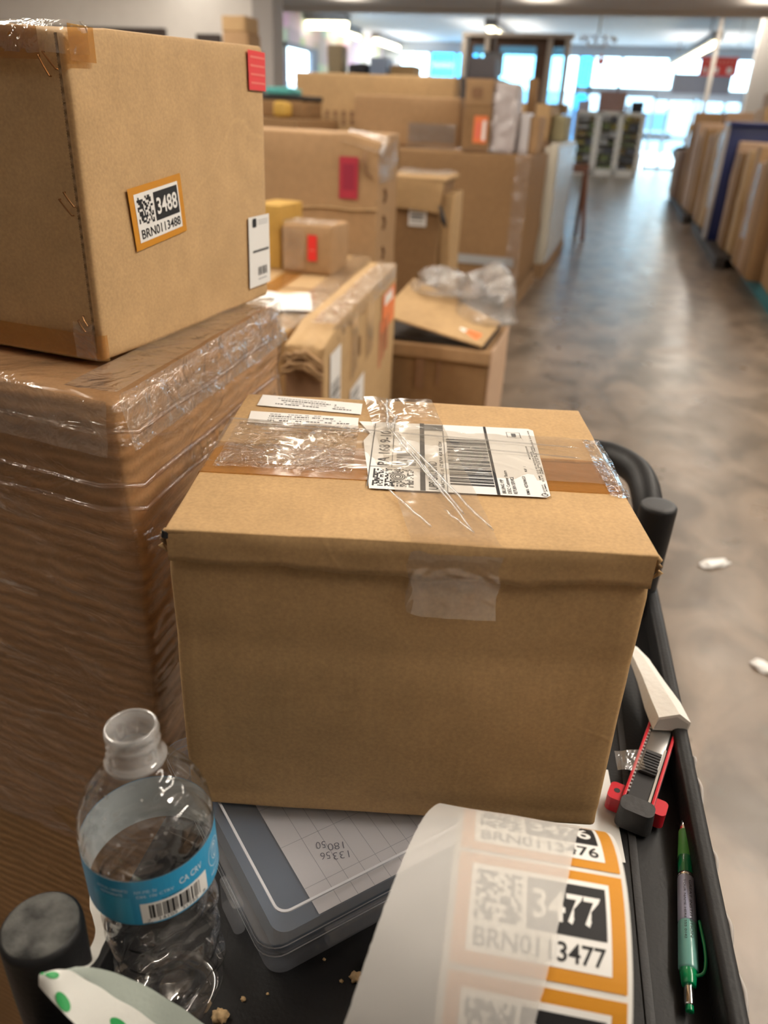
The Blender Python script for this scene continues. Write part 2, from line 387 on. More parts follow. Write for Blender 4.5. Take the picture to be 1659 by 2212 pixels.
def struct(name, x0, x1, y0, y1, z0, z1, mat): return tag(bx(name, x0, x1, y0, y1, z0, z1, mat), kind='structure')
struct('floor', -10.5, 12.2, -6.2, 34.2, -.1, 0, floor_mat())
struct('ceiling', -10.5, 12.2, 16.4, 34.2, 4.05, 4.25, ceilw)
struct('ceiling_near', -10.5, 12.2, -6.2, 16.2, 3.1, 3.3, beamw)
struct('trim_bulkhead', -10.5, 12.2, 16.2, 16.5, 3.06, 4.25, beamw)
def poster_mat():
    m, nt, b, o = nmat('poster_wall'); N = nt.nodes; L = nt.links
    tc = N.new('ShaderNodeTexCoord'); v = N.new('ShaderNodeTexVoronoi'); v.inputs['Scale'].default_value = 1.7; L.new(tc.outputs['Object'], v.inputs['Vector'])
    hs = N.new('ShaderNodeHueSaturation'); hs.inputs['Saturation'].default_value = .55; hs.inputs['Value'].default_value = 1; L.new(v.outputs['Color'], hs.inputs['Color'])
    mx = N.new('ShaderNodeMixRGB'); mx.inputs[0].default_value = .5; mx.inputs[1].default_value = (.50, .43, .42, 1); L.new(hs.outputs[0], mx.inputs[2]); L.new(mx.outputs[0], b.inputs['Base Color']); b.inputs['Roughness'].default_value = .8
    return m
pm = poster_mat()
# left wall with one door opening at y 24.1 .. 26.5
V, F, mi = join_geo([plain_box(-10.5, -10.3, -6.2, 24.15, 0, 4.25), plain_box(-10.5, -10.3, 26.5, 34.2, 0, 4.25), plain_box(-10.5, -10.3, 24.15, 26.5, 3.1, 4.25)])
tag(mesh('wall_left', V, F, pm), kind='structure')
V, F, mi = join_geo([plain_box(-10.34, -10.24, 24.05, 24.2, 0, 3.15), plain_box(-10.34, -10.2, 26.05, 26.6, 0, 3.15), plain_box(-10.34, -10.24, 24.05, 26.6, 3.05, 3.18)])
tag(mesh('door_1', V, F, greyw), kind='structure')
struct('wall_side_room', -13.4, -13.2, 23, 28, 0, 4.2, simple('side_room_blue', (.52, .62, .85), .9))
struct('wall_right', 12.2, 12.4, -6.2, 34.2, 0, 4.25, wallw)
struct('wall_back', -10.5, 12.2, -6.4, -6.2, 0, 4.25, wallw)
struct('wall_partition', -10.3, -4.45, 9.6, 9.75, 0, 3.1, wallw)
struct('trim_partition_post', -4.45, -4.2, 9.5, 9.8, 0, 3.1, simple('post_grey', (.42, .40, .39), .7))
dk = simple('rail_dark', (.05, .035, .03), .6)
struct('trim_partition_rail', -7.2, -5.62, 9.54, 9.6, 2.03, 2.13, dk)
struct('trim_partition_rail_end', -5.2, -4.9, 9.54, 9.6, 1.98, 2.08, dk)

# storefront
frame = simple('aluminium', (.45, .50, .58), .5)
bandm = simple('sign_band', (.36, .40, .48), .7)
glass = film('shop_glass', (.92, .98, 1), .0, .12, 1, 0, .02)
bluef = film('window_film_blue', (.22, .76, 1), .04, .2, 1, 0, .05, hazecol=(.1, .5, .8))
parts = []
xs = [-9.6, -8.35, -7.3, -6.4, -4.2, -2.6, -2.1, -1.05, .86, 2.8, 4.6, 8, 12.2]
for x in xs: parts.append(plain_box(x-.06, x+.06, 33.92, 34.08, 0, 3.75))
parts += [plain_box(-10.5, 12.2, 33.95, 34.15, 3.68, 4.25), plain_box(-2.6, 12.2, 33.92, 34.1, 2.46, 2.72),
          plain_box(-10.5, .2, 33.92, 34.1, 0, .55), plain_box(3.5, 12.2, 33.92, 34.1, 0, .9), plain_box(-10.5, -9.6, 33.95, 34.1, 0, 3.7), plain_box(-7.3, -6.4, 33.95, 34.1, 0, 2.4)]
V, F, mi = join_geo(parts); tag(mesh('wall_front', V, F, frame), kind='structure')
struct('trim_sign_band', .86, 2.85, 33.8, 33.94, 2.6, 3.22, simple('band_dark', (.16, .16, .2), .7))
struct('trim_sign_band_low', -.9, 4.4, 33.82, 33.93, 2.42, 2.66, bandm)
for i in range(len(xs)-1):
    tag(bx('window_%d' % (i+1), xs[i]+.06, xs[i+1]-.06, 34.0, 34.01, .55, 3.68, bluef if i in (1, 2, 5) else glass), kind='structure')
for i, (a, b) in enumerate(((.28, 1.78), (1.84, 3.4))):
    D = mesh('door_%d' % (i+2), *join_geo([plain_box(a, a+.09, 33.7, 33.78, 0, 2.44), plain_box(b-.09, b, 33.7, 33.78, 0, 2.44), plain_box(a, b, 33.7, 33.78, 2.34, 2.44),
        plain_box(a, b, 33.7, 33.78, 0, .12), plain_box(a, b, 33.69, 33.79, 1.05, 1.17)])[:2], frame); tag(D, kind='structure')
    bx('pane', a+.09, b-.09, 33.73, 33.74, .12, 2.34, glass, D)
# outside
tag(bx('ground', -60, 60, 34.3, 110, -.15, -.05, simple('parking_concrete', (.55, .56, .58), .9, noise_amt=.1, nscale=.5)), kind='structure')
def ext_building():
    t = empty('building', (0, 78, -.05), 0, 'pale building across the parking area beyond the glass doors', 'building')
    bx('wall', -40, 40, 0, 8, 0, 4.2, simple('far_wall', (.5, .56, .62), .9), t)
    for i in range(9): bx('window', -30+i*7, -26+i*7, -.1, 0, .8, 2.8, simple('far_window', (.1, .2, .3), .3), t)
ext_building()
def car(x, y, col, label):
    t = empty('car', (x, y, -.05), 0, label, 'car', None)
    prof = [(-2.2, .3), (-2.2, .75), (-1.4, .9), (-.8, 1.4), (.8, 1.42), (1.4, .95), (2.1, .8), (2.2, .3)]
    V = [Vector((a, yy, z)) for yy in (-.85, .85) for a, z in prof]; n = len(prof)
    F = [tuple(range(n)), tuple(range(2*n-1, n-1, -1))]+[(i, i+n, (i+1) % n+n, (i+1) % n) for i in range(n)]
    mesh('car_body', V, F, simple('car_paint_'+label.split()[0], col, .3), t)
    mesh('side_window', *plain_box(-.7, .8, -.87, -.85, .92, 1.3), simple('car_glass', (.03, .05, .07), .1), t)
    for a in (-1.4, 1.35):
        V, F = lathe_geo([(.001, -.1), (.32, -.1), (.32, .1), (.001, .1)], 20); wv = mesh('wheel', V, F, blackpl, t); wv.location = (a, -.8, .32); wv.rotation_euler = (pi/2, 0, 0)
car(.9, 52, (.45, .5, .55), 'silver car parked outside beyond the left glass door')
car(5.6, 56, (.1, .18, .3), 'blue car parked outside beyond the right glass door')

# ceiling fixtures in view
tubem = simple('lit_tube', (1, 1, .9), .5, emit=(1, .88, .55), es=9)
fixm = simple('fixture_grey', (.25, .23, .22), .6)
def ceiling_light(x, y, z, L, yaw, label, w_=.16):
    t = empty('ceiling_light', (x, y, z), yaw, label, 'light', 'fluorescent ceiling lights')
    for sy in (-L*.35, L*.35): bx('stem', -.015, .015, sy-.015, sy+.015, .14, 4.05-z+.0, fixm, t)
    bx('housing', -w_*.8, w_*.8, -L/2, L/2, -.05, .15, fixm, t)
    V, F = tube_geo([(0, -L/2+.04, -.11), (0, L/2-.04, -.11)], w_*.45, 12); mesh('tube', V, F, tubem, t, True)
ceiling_light(-9.65, 25.9, 3.9, 1.35, pi/2, 'fluorescent light turned sideways, nearest the patterned wall', .3)
ceiling_light(-4.74, 28.3, 3.9, 3.7, 0, 'short lit fluorescent tube above the brown booth', .22)
ceiling_light(-9.6, 32.2, 3.9, 3.0, 0, 'fluorescent tube at the far end of the patterned wall', .2)
ceiling_light(-10.0, 28.8, 3.9, 2.4, 0, 'fluorescent tube along the patterned wall, between two others', .16)
ceiling_light(1.08, 28.6, 3.45, 9.3, rad(5), 'long suspended fluorescent tube over the aisle before the shop doors', .16)

# hanging red sign, pole, chandelier, star, spot lamps
t = empty('hanging_sign', (1.64, 24, 2.62), rad(-1.5), 'red hanging sign with pale lettering over the far aisle', 'sign')
bx('sign_board', -.45, .45, -.02, .02, 0, .42, red, t)
for sx in (-.38, .38): tube('wire', [(sx, 0, .42), (sx, 0, 1.42)], .008, steel, t, 6)
art = Art(plane_map((-.45, -.021, 0), (1, 0, 0), (0, 0, 1), (0, -1, 0)), lift=.002)
for i in range(8): art.rect(.07+i*.1, .27, .07+i*.1+.065, .35, redpale, 1)
for i, (a, b) in enumerate(((.10, .18), (.38, .46), (.66, .78))): art.rect(a, .06, b, .19, white2, 1)
art.build('lettering', t)
tag(tube('pole', [(1.37, 22, 0), (1.37, 22, 4.05)], .05, simple('cream_paint', (.66, .58, .50), .6)), 'thin cream pole from floor to ceiling in front of the red sign', 'pole')
struct('trim_column', 2.05, 2.6, 20, 20.4, 0, 4.05, simple('column_cream', (.60, .55, .50), .8))
t = empty('chandelier', (-1.32, 22, 4.05), 0, 'clear glass chandelier hanging above the white cabinet', 'lamp')
tube('stem', [(0, 0, 0), (0, 0, -.75)], .02, simple('brass_dull', (.35, .26, .16), .4, 1), t, 8)
cg = simple('crystal', (.8, .85, .92), .1, spec=1); rnd = random.Random(4)
for i in range(22):
    a = i*2*pi/11; rr = .42 if i < 11 else .24; zz = -.86-(.12 if i >= 11 else 0)
    V, F = lathe_geo([(.001, .05), (.04, .01), (.04, -.02), (.001, -.07)], 6); c = mesh('crystal', V, F, cg, t); c.location = (rr*cos(a), rr*sin(a), zz)
V, F = lathe_geo([(.41, -.80), (.43, -.80), (.43, -.83), (.41, -.83), (.41, -.80)], 24); mesh('hoop', V, F, cg, t)
t = empty('star_ornament', (-1.18, 22, 2.74), 0, 'small red star ornament hanging below the glass chandelier', 'ornament')
V = []
for yy in (-.03, .03):
    for k in range(10): a = pi/2+k*pi/5; rr = .17 if k % 2 == 0 else .075; V.append(Vector((rr*cos(a), yy, rr*sin(a))))
F = [tuple(range(9, -1, -1)), tuple(range(10, 20))]+[(i, (i+1) % 10, (i+1) % 10+10, i+10) for i in range(10)]
mesh('star', V, F, redpale, t); tube('string', [(0, 0, .17), (0, 0, 1.3)], .006, steel, t, 6)
for x, y, lb in ((-1.35, 21.5, 'small ceiling spot lamp directly above the chandelier'), (-.35, 21.6, 'small dark ceiling spot lamp right of the chandelier'), (.55, 22.2, 'small ceiling spot lamp left of the cream pole')):
    t = empty('spot_lamp', (x, y, 4.05), 0, lb, 'lamp')
    tube('stem', [(0, 0, 0), (0, 0, -.16)], .03, fixm, t, 8); V, F = lathe_geo([(.001, -.14), (.06, -.16), (.09, -.34), (.07, -.34), (.001, -.2)], 16); mesh('lamp_shade', V, F, fixm, t, True)

# brown booth with blue-lit windows
wood = simple('booth_brown', (.13, .068, .038), .6, noise_amt=.2, nscale=4); cream = simple('booth_cream', (.62, .52, .42), .7)
t = empty('booth', (-2.95, 20, 0), 0, 'tall dark brown booth with cream posts and large windows', 'booth')
X0, X1 = -1.08, 1.12
mesh('panel', *join_geo([plain_box(X0, X1, 0, .12, 2.86, 3.02), plain_box(X0, X1, 0, .12, 0, 1.75), plain_box(.45, .72, 0, .12, 1.75, 2.86), plain_box(-.62, -.38, 0, .12, 1.75, 2.86), plain_box(X0, X0+.1, 0, .12, 1.75, 2.86)])[:2], wood, t)
for a in (X0-.1, -.66, .74, X1): bx('post', a-.05, a+.06, -.08, .2, 0, 3.06, cream, t)
bx('top_rail', X0-.15, X1+.12, -.1, .2, 3.02, 3.1, cream, t)
bx('counter', X0, X1+.2, -.35, .15, 1.55, 1.75, simple('counter_tan', (.42, .27, .14), .6), t)
palef = film('window_film_pale', (.62, .90, 1), .05, .2, 1, 0, .05, hazecol=(.2, .6, .8))
for a, b in ((-.38, .45), (X0+.1, -.66), (.80, X1)):
    W_n = bx('window_pane', a, b, .05, .06, 1.75, 2.86, palef, t)
t = empty('monitor', (-2.58, 15, 2.02), 0, 'flat grey monitor hanging in front of the brown booth', 'monitor')
bx('screen', -.17, .17, -.03, .03, 0, .35, simple('screen_grey', (.13, .13, .14), .5), t); tube('bracket', [(0, 0, .35), (0, 0, 1.08)], .018, fixm, t, 8)

# cabinet at the end of the aisle
t = empty('display_cabinet', (-1.98, 27.0, 0), rad(3), 'white framed cabinet of dark shelves at the far end of the aisle', 'cabinet')
cw = simple('cabinet_white', (.82, .78, .72), .6); cdk = simple('shelf_goods_dark', (.14, .13, .13), .6, noise_amt=.6, nscale=7)
W_, H_ = 2.1, 1.78
mesh('frame', *join_geo([plain_box(a, a+b, 0, .06, 0, H_) for a, b in ((0, .08), (.62, .2), (1.30, .17), (W_-.14, .14))]+[plain_box(0, W_, 0, .06, H_-.1, H_), plain_box(0, W_, 0, .06, 0, .2), plain_box(0, W_, .5, .56, 0, H_), plain_box(0, .06, .06, .5, 0, H_), plain_box(W_-.06, W_, .06, .5, 0, H_)])[:2], cw, t)
for k in range(7): bx('shelf', .06, W_-.06, .06, .5, .18+k*.22, .2+k*.22, cdk, t)
rnd = random.Random(3)
gcols = [simple('goods_'+n, c, .6) for n, c in (('a', (.28, .2, .08)), ('b', (.12, .13, .16)), ('c', (.45, .45, .45)), ('d', (.2, .24, .1)), ('e', (.4, .33, .08)))]
gl = ['stack of goods on the cabinet shelves'] 
for k in range(7):
    x = .1; 
    while x < W_-.3:
        wv = rnd.uniform(.14, .34); g = rbox('packet', x, x+wv, .1, .42, 0, rnd.uniform(.06, .17), rnd.choice(gcols), None, .004, 1)
        g.matrix_world = Matrix.Translation((-1.98, 27, .2+k*.22)) @ Matrix.Rotation(rad(3), 4, 'Z')
        tag(g, 'small packet on the dark shelves of the white framed cabinet', 'packet', 'packets in the display cabinet'); x += wv+.05
def far_box(name, label, x0, x1, y0, y1, z0, z1, mat, cat='box', group=None, r=.012, warp=.012, yaw=0):
    o = rbox(name, -(x1-x0)/2, (x1-x0)/2, -(y1-y0)/2, (y1-y0)/2, 0, z1-z0, mat, None, r, 4, warp=warp, seed=hash_(label), wscale=3)
    o.location = ((x0+x1)/2, (y0+y1)/2, z0); o.rotation_euler = (0, 0, yaw); return tag(o, label, cat, group)
def hash_(s): return sum(ord(c)*(i+1) for i, c in enumerate(s)) % 97
far_box('cardboard_box', 'mauve brown box on top of the white framed cabinet', -1.35, -.55, 27.12, 27.5, 1.782, 2.32, cardboard('kraft_mauve', (.36, .22, .19), 'h', 50))
far_box('cardboard_box', 'pale grey box on top of the cabinet, left end', -1.95, -1.6, 27.1, 27.5, 1.782, 2.05, simple('pale_mauve', (.5, .45, .5), .7))
far_box('folded_coat', 'black bundle at the right end of the cabinet top', -.38, -.02, 27.25, 27.55, 1.782, 2.08, simple('bundle_black', (.02, .02, .03), .8), 'cloth', None, .05, .04)
far_box('folded_cloth', 'crumpled white bundle beside the black one on the cabinet', -.52, -.40, 27.12, 27.3, 1.782, 1.98, simple('bundle_white', (.6, .58, .55), .8), 'cloth', None, .05, .04)

# things seen over the left row, far back
tag(mesh('tall_shelf', *join_geo([plain_box(-4.35, -3.82, 7.9, 8.4, 0, 1.83)])[:2], dk), 'dark shelf unit behind the near boxes carrying a stack of cartons', 'shelf')
far_box('cardboard_box', 'lower of two small cartons stacked against the partition post', -4.07, -3.8, 8.0, 8.3, 1.832, 1.97, cb_d)
far_box('cardboard_box', 'upper of two small cartons stacked against the partition post', -4.08, -3.82, 8.0, 8.3, 1.972, 2.11, cb_c)
far_box('storage_unit', 'long dark unit behind the large flat cartons', -4.9, -1.9, 11.9, 12.7, 0, 1.83, simple('unit_dark', (.09, .075, .07), .7), 'unit')
far_box('storage_canister', 'tan canister with a green lid on the dark unit', -4.5, -4.28, 12.1, 12.35, 1.832, 2.2, simple('canister_tan', (.42, .33, .2), .6), 'canister')
far_box('folded_tarp', 'dark blue grey bundle beside the canister', -4.2, -3.9, 12.1, 12.5, 1.832, 1.98, simple('tarp_dark', (.05, .05, .06), .7), 'bundle', None, .04, .03)
far_box('storage_bin', 'pale blue bin on the dark unit', -3.86, -3.62, 12.1, 12.5, 1.832, 2.06, simple('bin_blue', (.35, .45, .65), .5), 'bin')
far_box('cardboard_box', 'low tan box right of the pale blue bin', -3.55, -3.2, 12.1, 12.5, 1.832, 1.97, cb_c)
far_box('storage_bin', 'dark grey bin behind the tall taped carton', -2.4, -2.03, 12.0, 12.4, 1.832, 2.09, simple('bin_dark', (.12, .11, .12), .6), 'bin')
far_box('work_table', 'low table of stacked goods just behind the label box', -3.4, -2.46, 6.0, 6.9, 0, 1.25, cb_e, 'table')
far_box('yellow_bag', 'small yellow bag with a blue mark in front of the black case', -2.68, -2.57, 6.02, 6.16, 1.252, 1.36, simple('bag_yellow', (.55, .33, .06), .6), 'bag', None, .03, .02)
far_box('cardboard_box', 'brown box behind the yellow bag carrying the black case', -2.85, -2.5, 6.2, 6.6, 1.252, 1.37, cb_e)
far_box('toolbox', 'flat black case under the teal tray', -2.84, -2.49, 6.2, 6.6, 1.372, 1.41, simple('case_black', (.02, .02, .022), .5), 'case')
far_box('plastic_tray', 'teal plastic tray on the black case behind the tall box', -2.82, -2.63, 6.2, 6.5, 1.412, 1.46, simple('tray_teal', (.1, .45, .45), .4), 'tray')

# ================================================================== LEFT ROW
plw = simple('pallet_wood', (.33, .2, .1), .8, noise_amt=.2, nscale=5); plt = simple('pallet_teal', (.02, .17, .20), .6); pld = simple('pallet_dark', (.05, .04, .035), .7)
def pallet(x0, x1, y0, y1, mat, label):
    t = empty('pallet', (x0, y0, 0), 0, label, 'pallet', None); W, D = x1-x0, y1-y0; n = max(5, int(D/.2))
    for i in range(n): bx('deck_board', 0, W, i*D/n+.015, (i+1)*D/n-.015, .10, .12, mat, t)
    for a in (0, W/2-.045, W-.09): bx('runner', a, a+.09, 0, D, 0, .10, mat, t)
pallet(-1.70, -.71, 6.1, 7.3, plw, 'wooden pallet under the big carton with a grey band')
pallet(-1.62, -.66, 7.6, 10.0, plw, 'wooden pallet under the cream wrapped panels')

def labelled_print(parent, mapf, name, fn, **kw):
    a = Art(mapf, **kw); fn(a); return a.build(name, parent)

# E big carton on a pallet, grey band, plastic wrap on its corner
E_ = carton('cardboard_box', 'big brown carton with a pale grey band low down, beside the aisle', (-.715, 6.1, .134), 0, -.98, 0, 1.2, .948, cb_e, .015, 8, .01, .012, 3)
sheet('wrap_corner', [(-.1, -.014, .02), (.006, -.014, .02), (.006, -.014, .96), (-.1, -.014, .96)], wrap_far, E_, 4, 30, .008, 3, 9)
labelled_print(E_, front(.014), 'grey_band', lambda a: a.rect(-.9, .18, -.04, .245, simple('band_grey', (.33, .33, .33), .5)), lift=.001)
sheet('top_tape', [(-.95, -.006, .965), (-.06, -.006, .965), (-.06, .2, .972), (-.95, .2, .972)], wrap_far, E_, 14, 5, .004, 3, 12)
carton('cardboard_box', 'brown carton mostly hidden between the patterned side and the big banded carton', (-1.74, 6.1, 0), 0, -.66, 0, 1.2, 1.08, cb_e, .015, 6, .01, .012, 5)
# G flat large boxes
G1 = carton('flat_carton', 'long tan flat carton with two rows of small dark printed marks', (-1.49, 6.98, 1.088), 0, -1.40, 0, .2, .515, cb_c, .02, 8, .004, .008, 8)
def g1(a):
    for r in range(2):
        for c in range(6): a.rect(-1.27+c*.075, .125+r*.062, -1.27+c*.075+.035, .125+r*.062+.05, cb_g)
labelled_print(G1, front(.006), 'printed_marks', g1, lift=.001)
G2 = carton('flat_carton', 'brown flat carton leaning before the long tan one', (-1.39, 6.74, 1.088), 0, -.88, 0, .18, .36, cb_d, .015, 8, .004, .008, 9)
sheet('tape_window', [(-.41, -.01, .03), (-.02, -.01, .03), (-.02, -.01, .17), (-.41, -.01, .17)], film('tape_grey', (.8, .8, .8), .35, .5, 20, .8, .2, hazecol=(.38, .33, .30)), G2, 10, 5, .004, 4, 20)
# F stack on E
F1 = carton('cardboard_box', 'brown carton with an orange and white tag, lower of the pair on the banded carton', (-1.05, 6.25, 1.085), 0, -.21, 0, .35, .30, cb_e, .008, 6, .004, .006, 11)
labelled_print(F1, front(.006), 'orange_tag', lambda a: (a.rect(-.125, .06, -.025, .24, orange), a.rect(-.06, .08, -.035, .21, white2, 2), a.rect(-.105, .09, -.08, .2, redpale, 2)), lift=.001)
F2 = carton('cardboard_box', 'small brown carton with a dark mark on top of the orange tagged carton', (-1.06, 6.26, 1.387), 0, -.2, 0, .33, .175, cb_d, .008, 6, .004, .006, 12)
labelled_print(F2, front(.006), 'dark_mark', lambda a: a.rrect(-.15, .05, -.07, .12, .02, cb_g), lift=.001)
sheet('red_tape', [(-.18, 0, .178), (-.04, 0, .178), (-.04, .1, .182), (-.18, .1, .182)], redpale, F2, 4, 3, .001)
F3 = carton('wrapped_package', 'tall upright package wrapped in white bubble film', (-.88, 6.27, 1.085), 0, -.16, 0, .3, .46, simple('bubble_white', (.55, .50, .50), .5), .02, 7, .005, .012, 13, None, None, 'package', 'package_body')
sheet('bubble_film', [(-.17, -.03, 0), (.01, -.03, 0), (.01, -.03, .46), (-.17, -.03, .46)], wrap_far, F3, 10, 22, .015, 6, 16)
far_box('brown_scrap', 'dark brown cardboard corner standing beyond the white bubble package', -.87, -.80, 6.7, 6.8, 1.085, 1.60, cb_e)
far_box('wrapped_package', 'narrow white wrapped package right of the tall bubble package', -.86, -.79, 6.36, 6.6, 1.085, 1.36, simple('narrow_white', (.62, .6, .62), .4), 'package')
far_box('cardboard_box', 'narrow brown box at the right corner of the banded carton top', -.785, -.72, 6.4, 6.9, 1.085, 1.34, cb_d)
# H wrapped panels
for i, (a, b, z, m, lb) in enumerate(((-.98, -.86, 1.10, cb_d, 'narrow brown flat carton at the left of the upright row'), (-.852, -.805, 1.14, cb_g, 'dark brown flat carton in the upright row behind the banded carton'),
        (-.78, -.735, 1.12, simple('panel_cream', (.58, .53, .44), .5), 'cream panel in the upright row by the aisle, left one'), (-.73, -.67, 1.15, simple('panel_cream2', (.64, .6, .5), .45), 'cream panel nearest the aisle in the upright row'))):
    P = carton('flat_carton', lb, (b, 7.62, .12), 0, a-b, 0, 2.2, z-.12, m, .01, 5, .004, .006, 20+i, 'upright panels behind the banded carton')
    if i == 3: sheet('film_side', [(.008, 0, 0), (.008, 2.2, 0), (.008, 2.2, 1.0), (.008, 0, 1.0)], wrap_far, P, 16, 16, .01, 4, 7)
far_box('cardboard_box', 'tan carton lying across the upright panels', -1.5, -.82, 8.0, 8.9, 1.155, 1.46, cb_c)
far_box('cardboard_box', 'olive tan carton on top of the cream panels', -.8, -.68, 8.2, 8.8, 1.155, 1.38, cardboard('kraft_olive', (.36, .33, .2), 'h', 60))
far_box('cardboard_box', 'brown carton beyond the upright panels', -1.9, -1.05, 10.3, 11.3, 0, 1.22, cb_d)
# easel
t = empty('a_frame_sign', (-.7, 10.9, 0), rad(12), 'brown wooden A-frame stand at the aisle edge beyond the panels', 'stand')
em = simple('easel_wood', (.16, .07, .045), .6)
for sx in (-.14, .16):
    tube('leg', [(sx, -.32, 0), (sx*.8, 0, .88)], .028, em, t, 4, False); tube('leg', [(sx, .3, 0), (sx*.8, 0, .88)], .028, em, t, 4, False)
bx('crossbar', -.15, .16, -.03, .03, .78, .88, em, t)

# D tall carton with magenta label
def dhook(p):
    q = p.copy()
    if q.z > 1.08 and q.x > -.12 and q.y < .25: k = (q.z-1.08)/.14*max(0, (q.x+.12)/.12); q.z -= .035*k; q.y += .03*k
    if abs(q.z-.925) < .03: q.y -= 0.0
    return q
D_ = carton('cardboard_box', 'tall carton with a dark pink label and a crushed right top corner', (-1.015, 3.35, 0), rad(8), -.74, 0, .62, 1.215, cb_d, .012, 12, .008, .007, 31, None, dhook)
labelled_print(D_, front(.010), 'pink_label', lambda a: (a.rect(-.165, .965, -.085, 1.128, pinkl), a.rect(-.15, 1.0, -.10, 1.10, simple('label_magenta_dark', (.30, .02, .05), .5), 2)), lift=.0008)
sheet('corner_tape', [(-.005, -.012, 1.03), (.02, .3, 1.03), (.02, .3, 1.19), (-.01, -.012, 1.16)], tape_clear, D_, 10, 8, .01, 8, 14)
sheet('corner_tape', [(-.16, -.012, 1.18), (.012, -.012, 1.14), (.012, .2, 1.2), (-.16, .2, 1.226)], tape_clear, D_, 10, 8, .004, 9, 14)
tube('fold_ridge', [(-.72+i*.06, -.011, .925+.004*sin(i*1.7)) for i in range(13)], .0045, cb_c, D_, 6)
tube('torn_edge', [(-.055, -.012, 1.155), (-.06, -.014, 1.11), (-.05, -.013, 1.07), (-.02, -.012, 1.05)], [.004, .009, .007, .003], cb_g, D_, 6)
for k, z in enumerate((1.0, .89, .76)): tube('handling_mark', [(.012, .12, z), (.012, .17, z-.03), (.012, .12, z-.05)], .006, cb_g, D_, 6)

# D2 with barcode label
D2 = carton('cardboard_box', 'dark narrow carton with a white barcode label and torn top corner', (-.955, 4.3, 0), rad(4), -.30, 0, .5, .995, cb_e, .01, 8, .006, .008, 33)
def d2a(a): a.rect(-.165, .765, -.068, .935, white2); a.bars(-.155, .78, -.078, .92, grey, 2, 26, 3, False); a.rect(-.085, .78, -.08, .92, white2, 3)
labelled_print(D2, front(.008), 'barcode_label', d2a, lift=.0008)
rbox('top_flap', -.31, .03, -.02, .5, .992, 1.012, cb_c, D2, .006, 6, warp=.01, seed=4, wscale=9)
sheet('flap_fold', [(-.30, -.02, .86), (.0, -.022, .84), (.02, -.03, .99), (-.31, -.03, 1.0)], cb_c, D2, 8, 6, .006, 5, 12)
sheet('top_film', [(-.3, -.02, 1.018), (.03, -.02, 1.018), (.03, .45, 1.02), (-.3, .45, 1.02)], tape_clear, D2, 12, 10, .008, 5, 14)
rbox('right_side_board', .006, .07, .05, .42, .0, .93, cb_c, D2, .01, 6, warp=.01, seed=7, wscale=7)  # paler board covering the carton's right side
tube('torn_hole', [(.005, -.03, .88), (.03, -.034, .80), (.045, -.03, .77)], [.006, .014, .004], black, D2, 8)

# C3 open carton, lid, plastic bag
C3 = carton('cardboard_box', 'low open carton on the floor by the aisle, lid half raised', (-.41, 2.9, 0), 0, -.46, 0, .45, .50, cb_e, .008, 8, .005, .006, 35)
rbox('side_panel', .002, .010, .0, .45, 0, .50, cb_f, C3, .003, 6, warp=.003, seed=3)
rbox('rim', -.46, .004, -.014, .002, .445, .497, cb_d, C3, .004, 6, warp=.004, seed=3, wscale=10)
def c3a(a): a.rect(-.285, .32, -.25, .45, cb_g); a.rect(-.20, .34, -.185, .44, cb_g)
labelled_print(C3, front(.008), 'printed_mark', c3a, lift=.0008)
mesh('opening_shade', *plain_box(-.45, -.02, .005, .4, .503, .512), black, C3)  # black slab on the closed carton, painted shade under the raised lid
L_ = mesh('lid_flap', *join_geo([([Vector(p) for p in ((-.45, .02, .585), (-.03, -.012, .513), (.0, .22, .555), (-.42, .42, .66), (-.45, .02, .592), (-.03, -.012, .520), (.0, .22, .562), (-.42, .42, .667))], [(0, 3, 2, 1), (4, 5, 6, 7), (0, 1, 5, 4), (1, 2, 6, 5), (2, 3, 7, 6), (3, 0, 4, 7)])])[:2], cb_c, C3)
sheet('orange_tag', [(-.12, .03, .5405), (-.06, .02, .5305), (-.045, .075, .542), (-.105, .085, .552)], orange, C3, 2, 2, .0005)
sheet('white_tag', [(-.15, .035, .546), (-.122, .03, .541), (-.108, .082, .552), (-.135, .09, .557)], white2, C3, 2, 2, .0005)
def blob(name, c, sx, sy, sz, mat, parent, seed, amp=.25, sub=4, sc=1.6):
    bm = bmesh.new(); bmesh.ops.create_icosphere(bm, subdivisions=sub, radius=1)
    for v in bm.verts:
        n1 = noise.noise(v.co*sc+Vector((seed, 0, 0))); n2 = abs(noise.noise(v.co*sc*3+Vector((0, seed, 0))))
        v.co = v.co*(1+amp*n1+amp*.5*n2); v.co = Vector((v.co.x*sx, v.co.y*sy, max(v.co.z, -.35)*sz))
    me = bpy.data.meshes.new(name); bm.to_mesh(me); bm.free(); o = link(name, me, mat, parent, True); o.location = c; return o
b = blob('plastic_bag', (-.49, 3.18, .61), .13, .12, .15, bagm, None, 3, .35); tag(b, 'crumpled clear plastic bag bulging over the open carton lid', 'bag')
b = blob('plastic_bag', (-.66, 3.25, .66), .15, .10, .07, bagm, None, 9, .4); tag(b, 'flatter clear plastic bag lying left of the bulging one', 'bag')

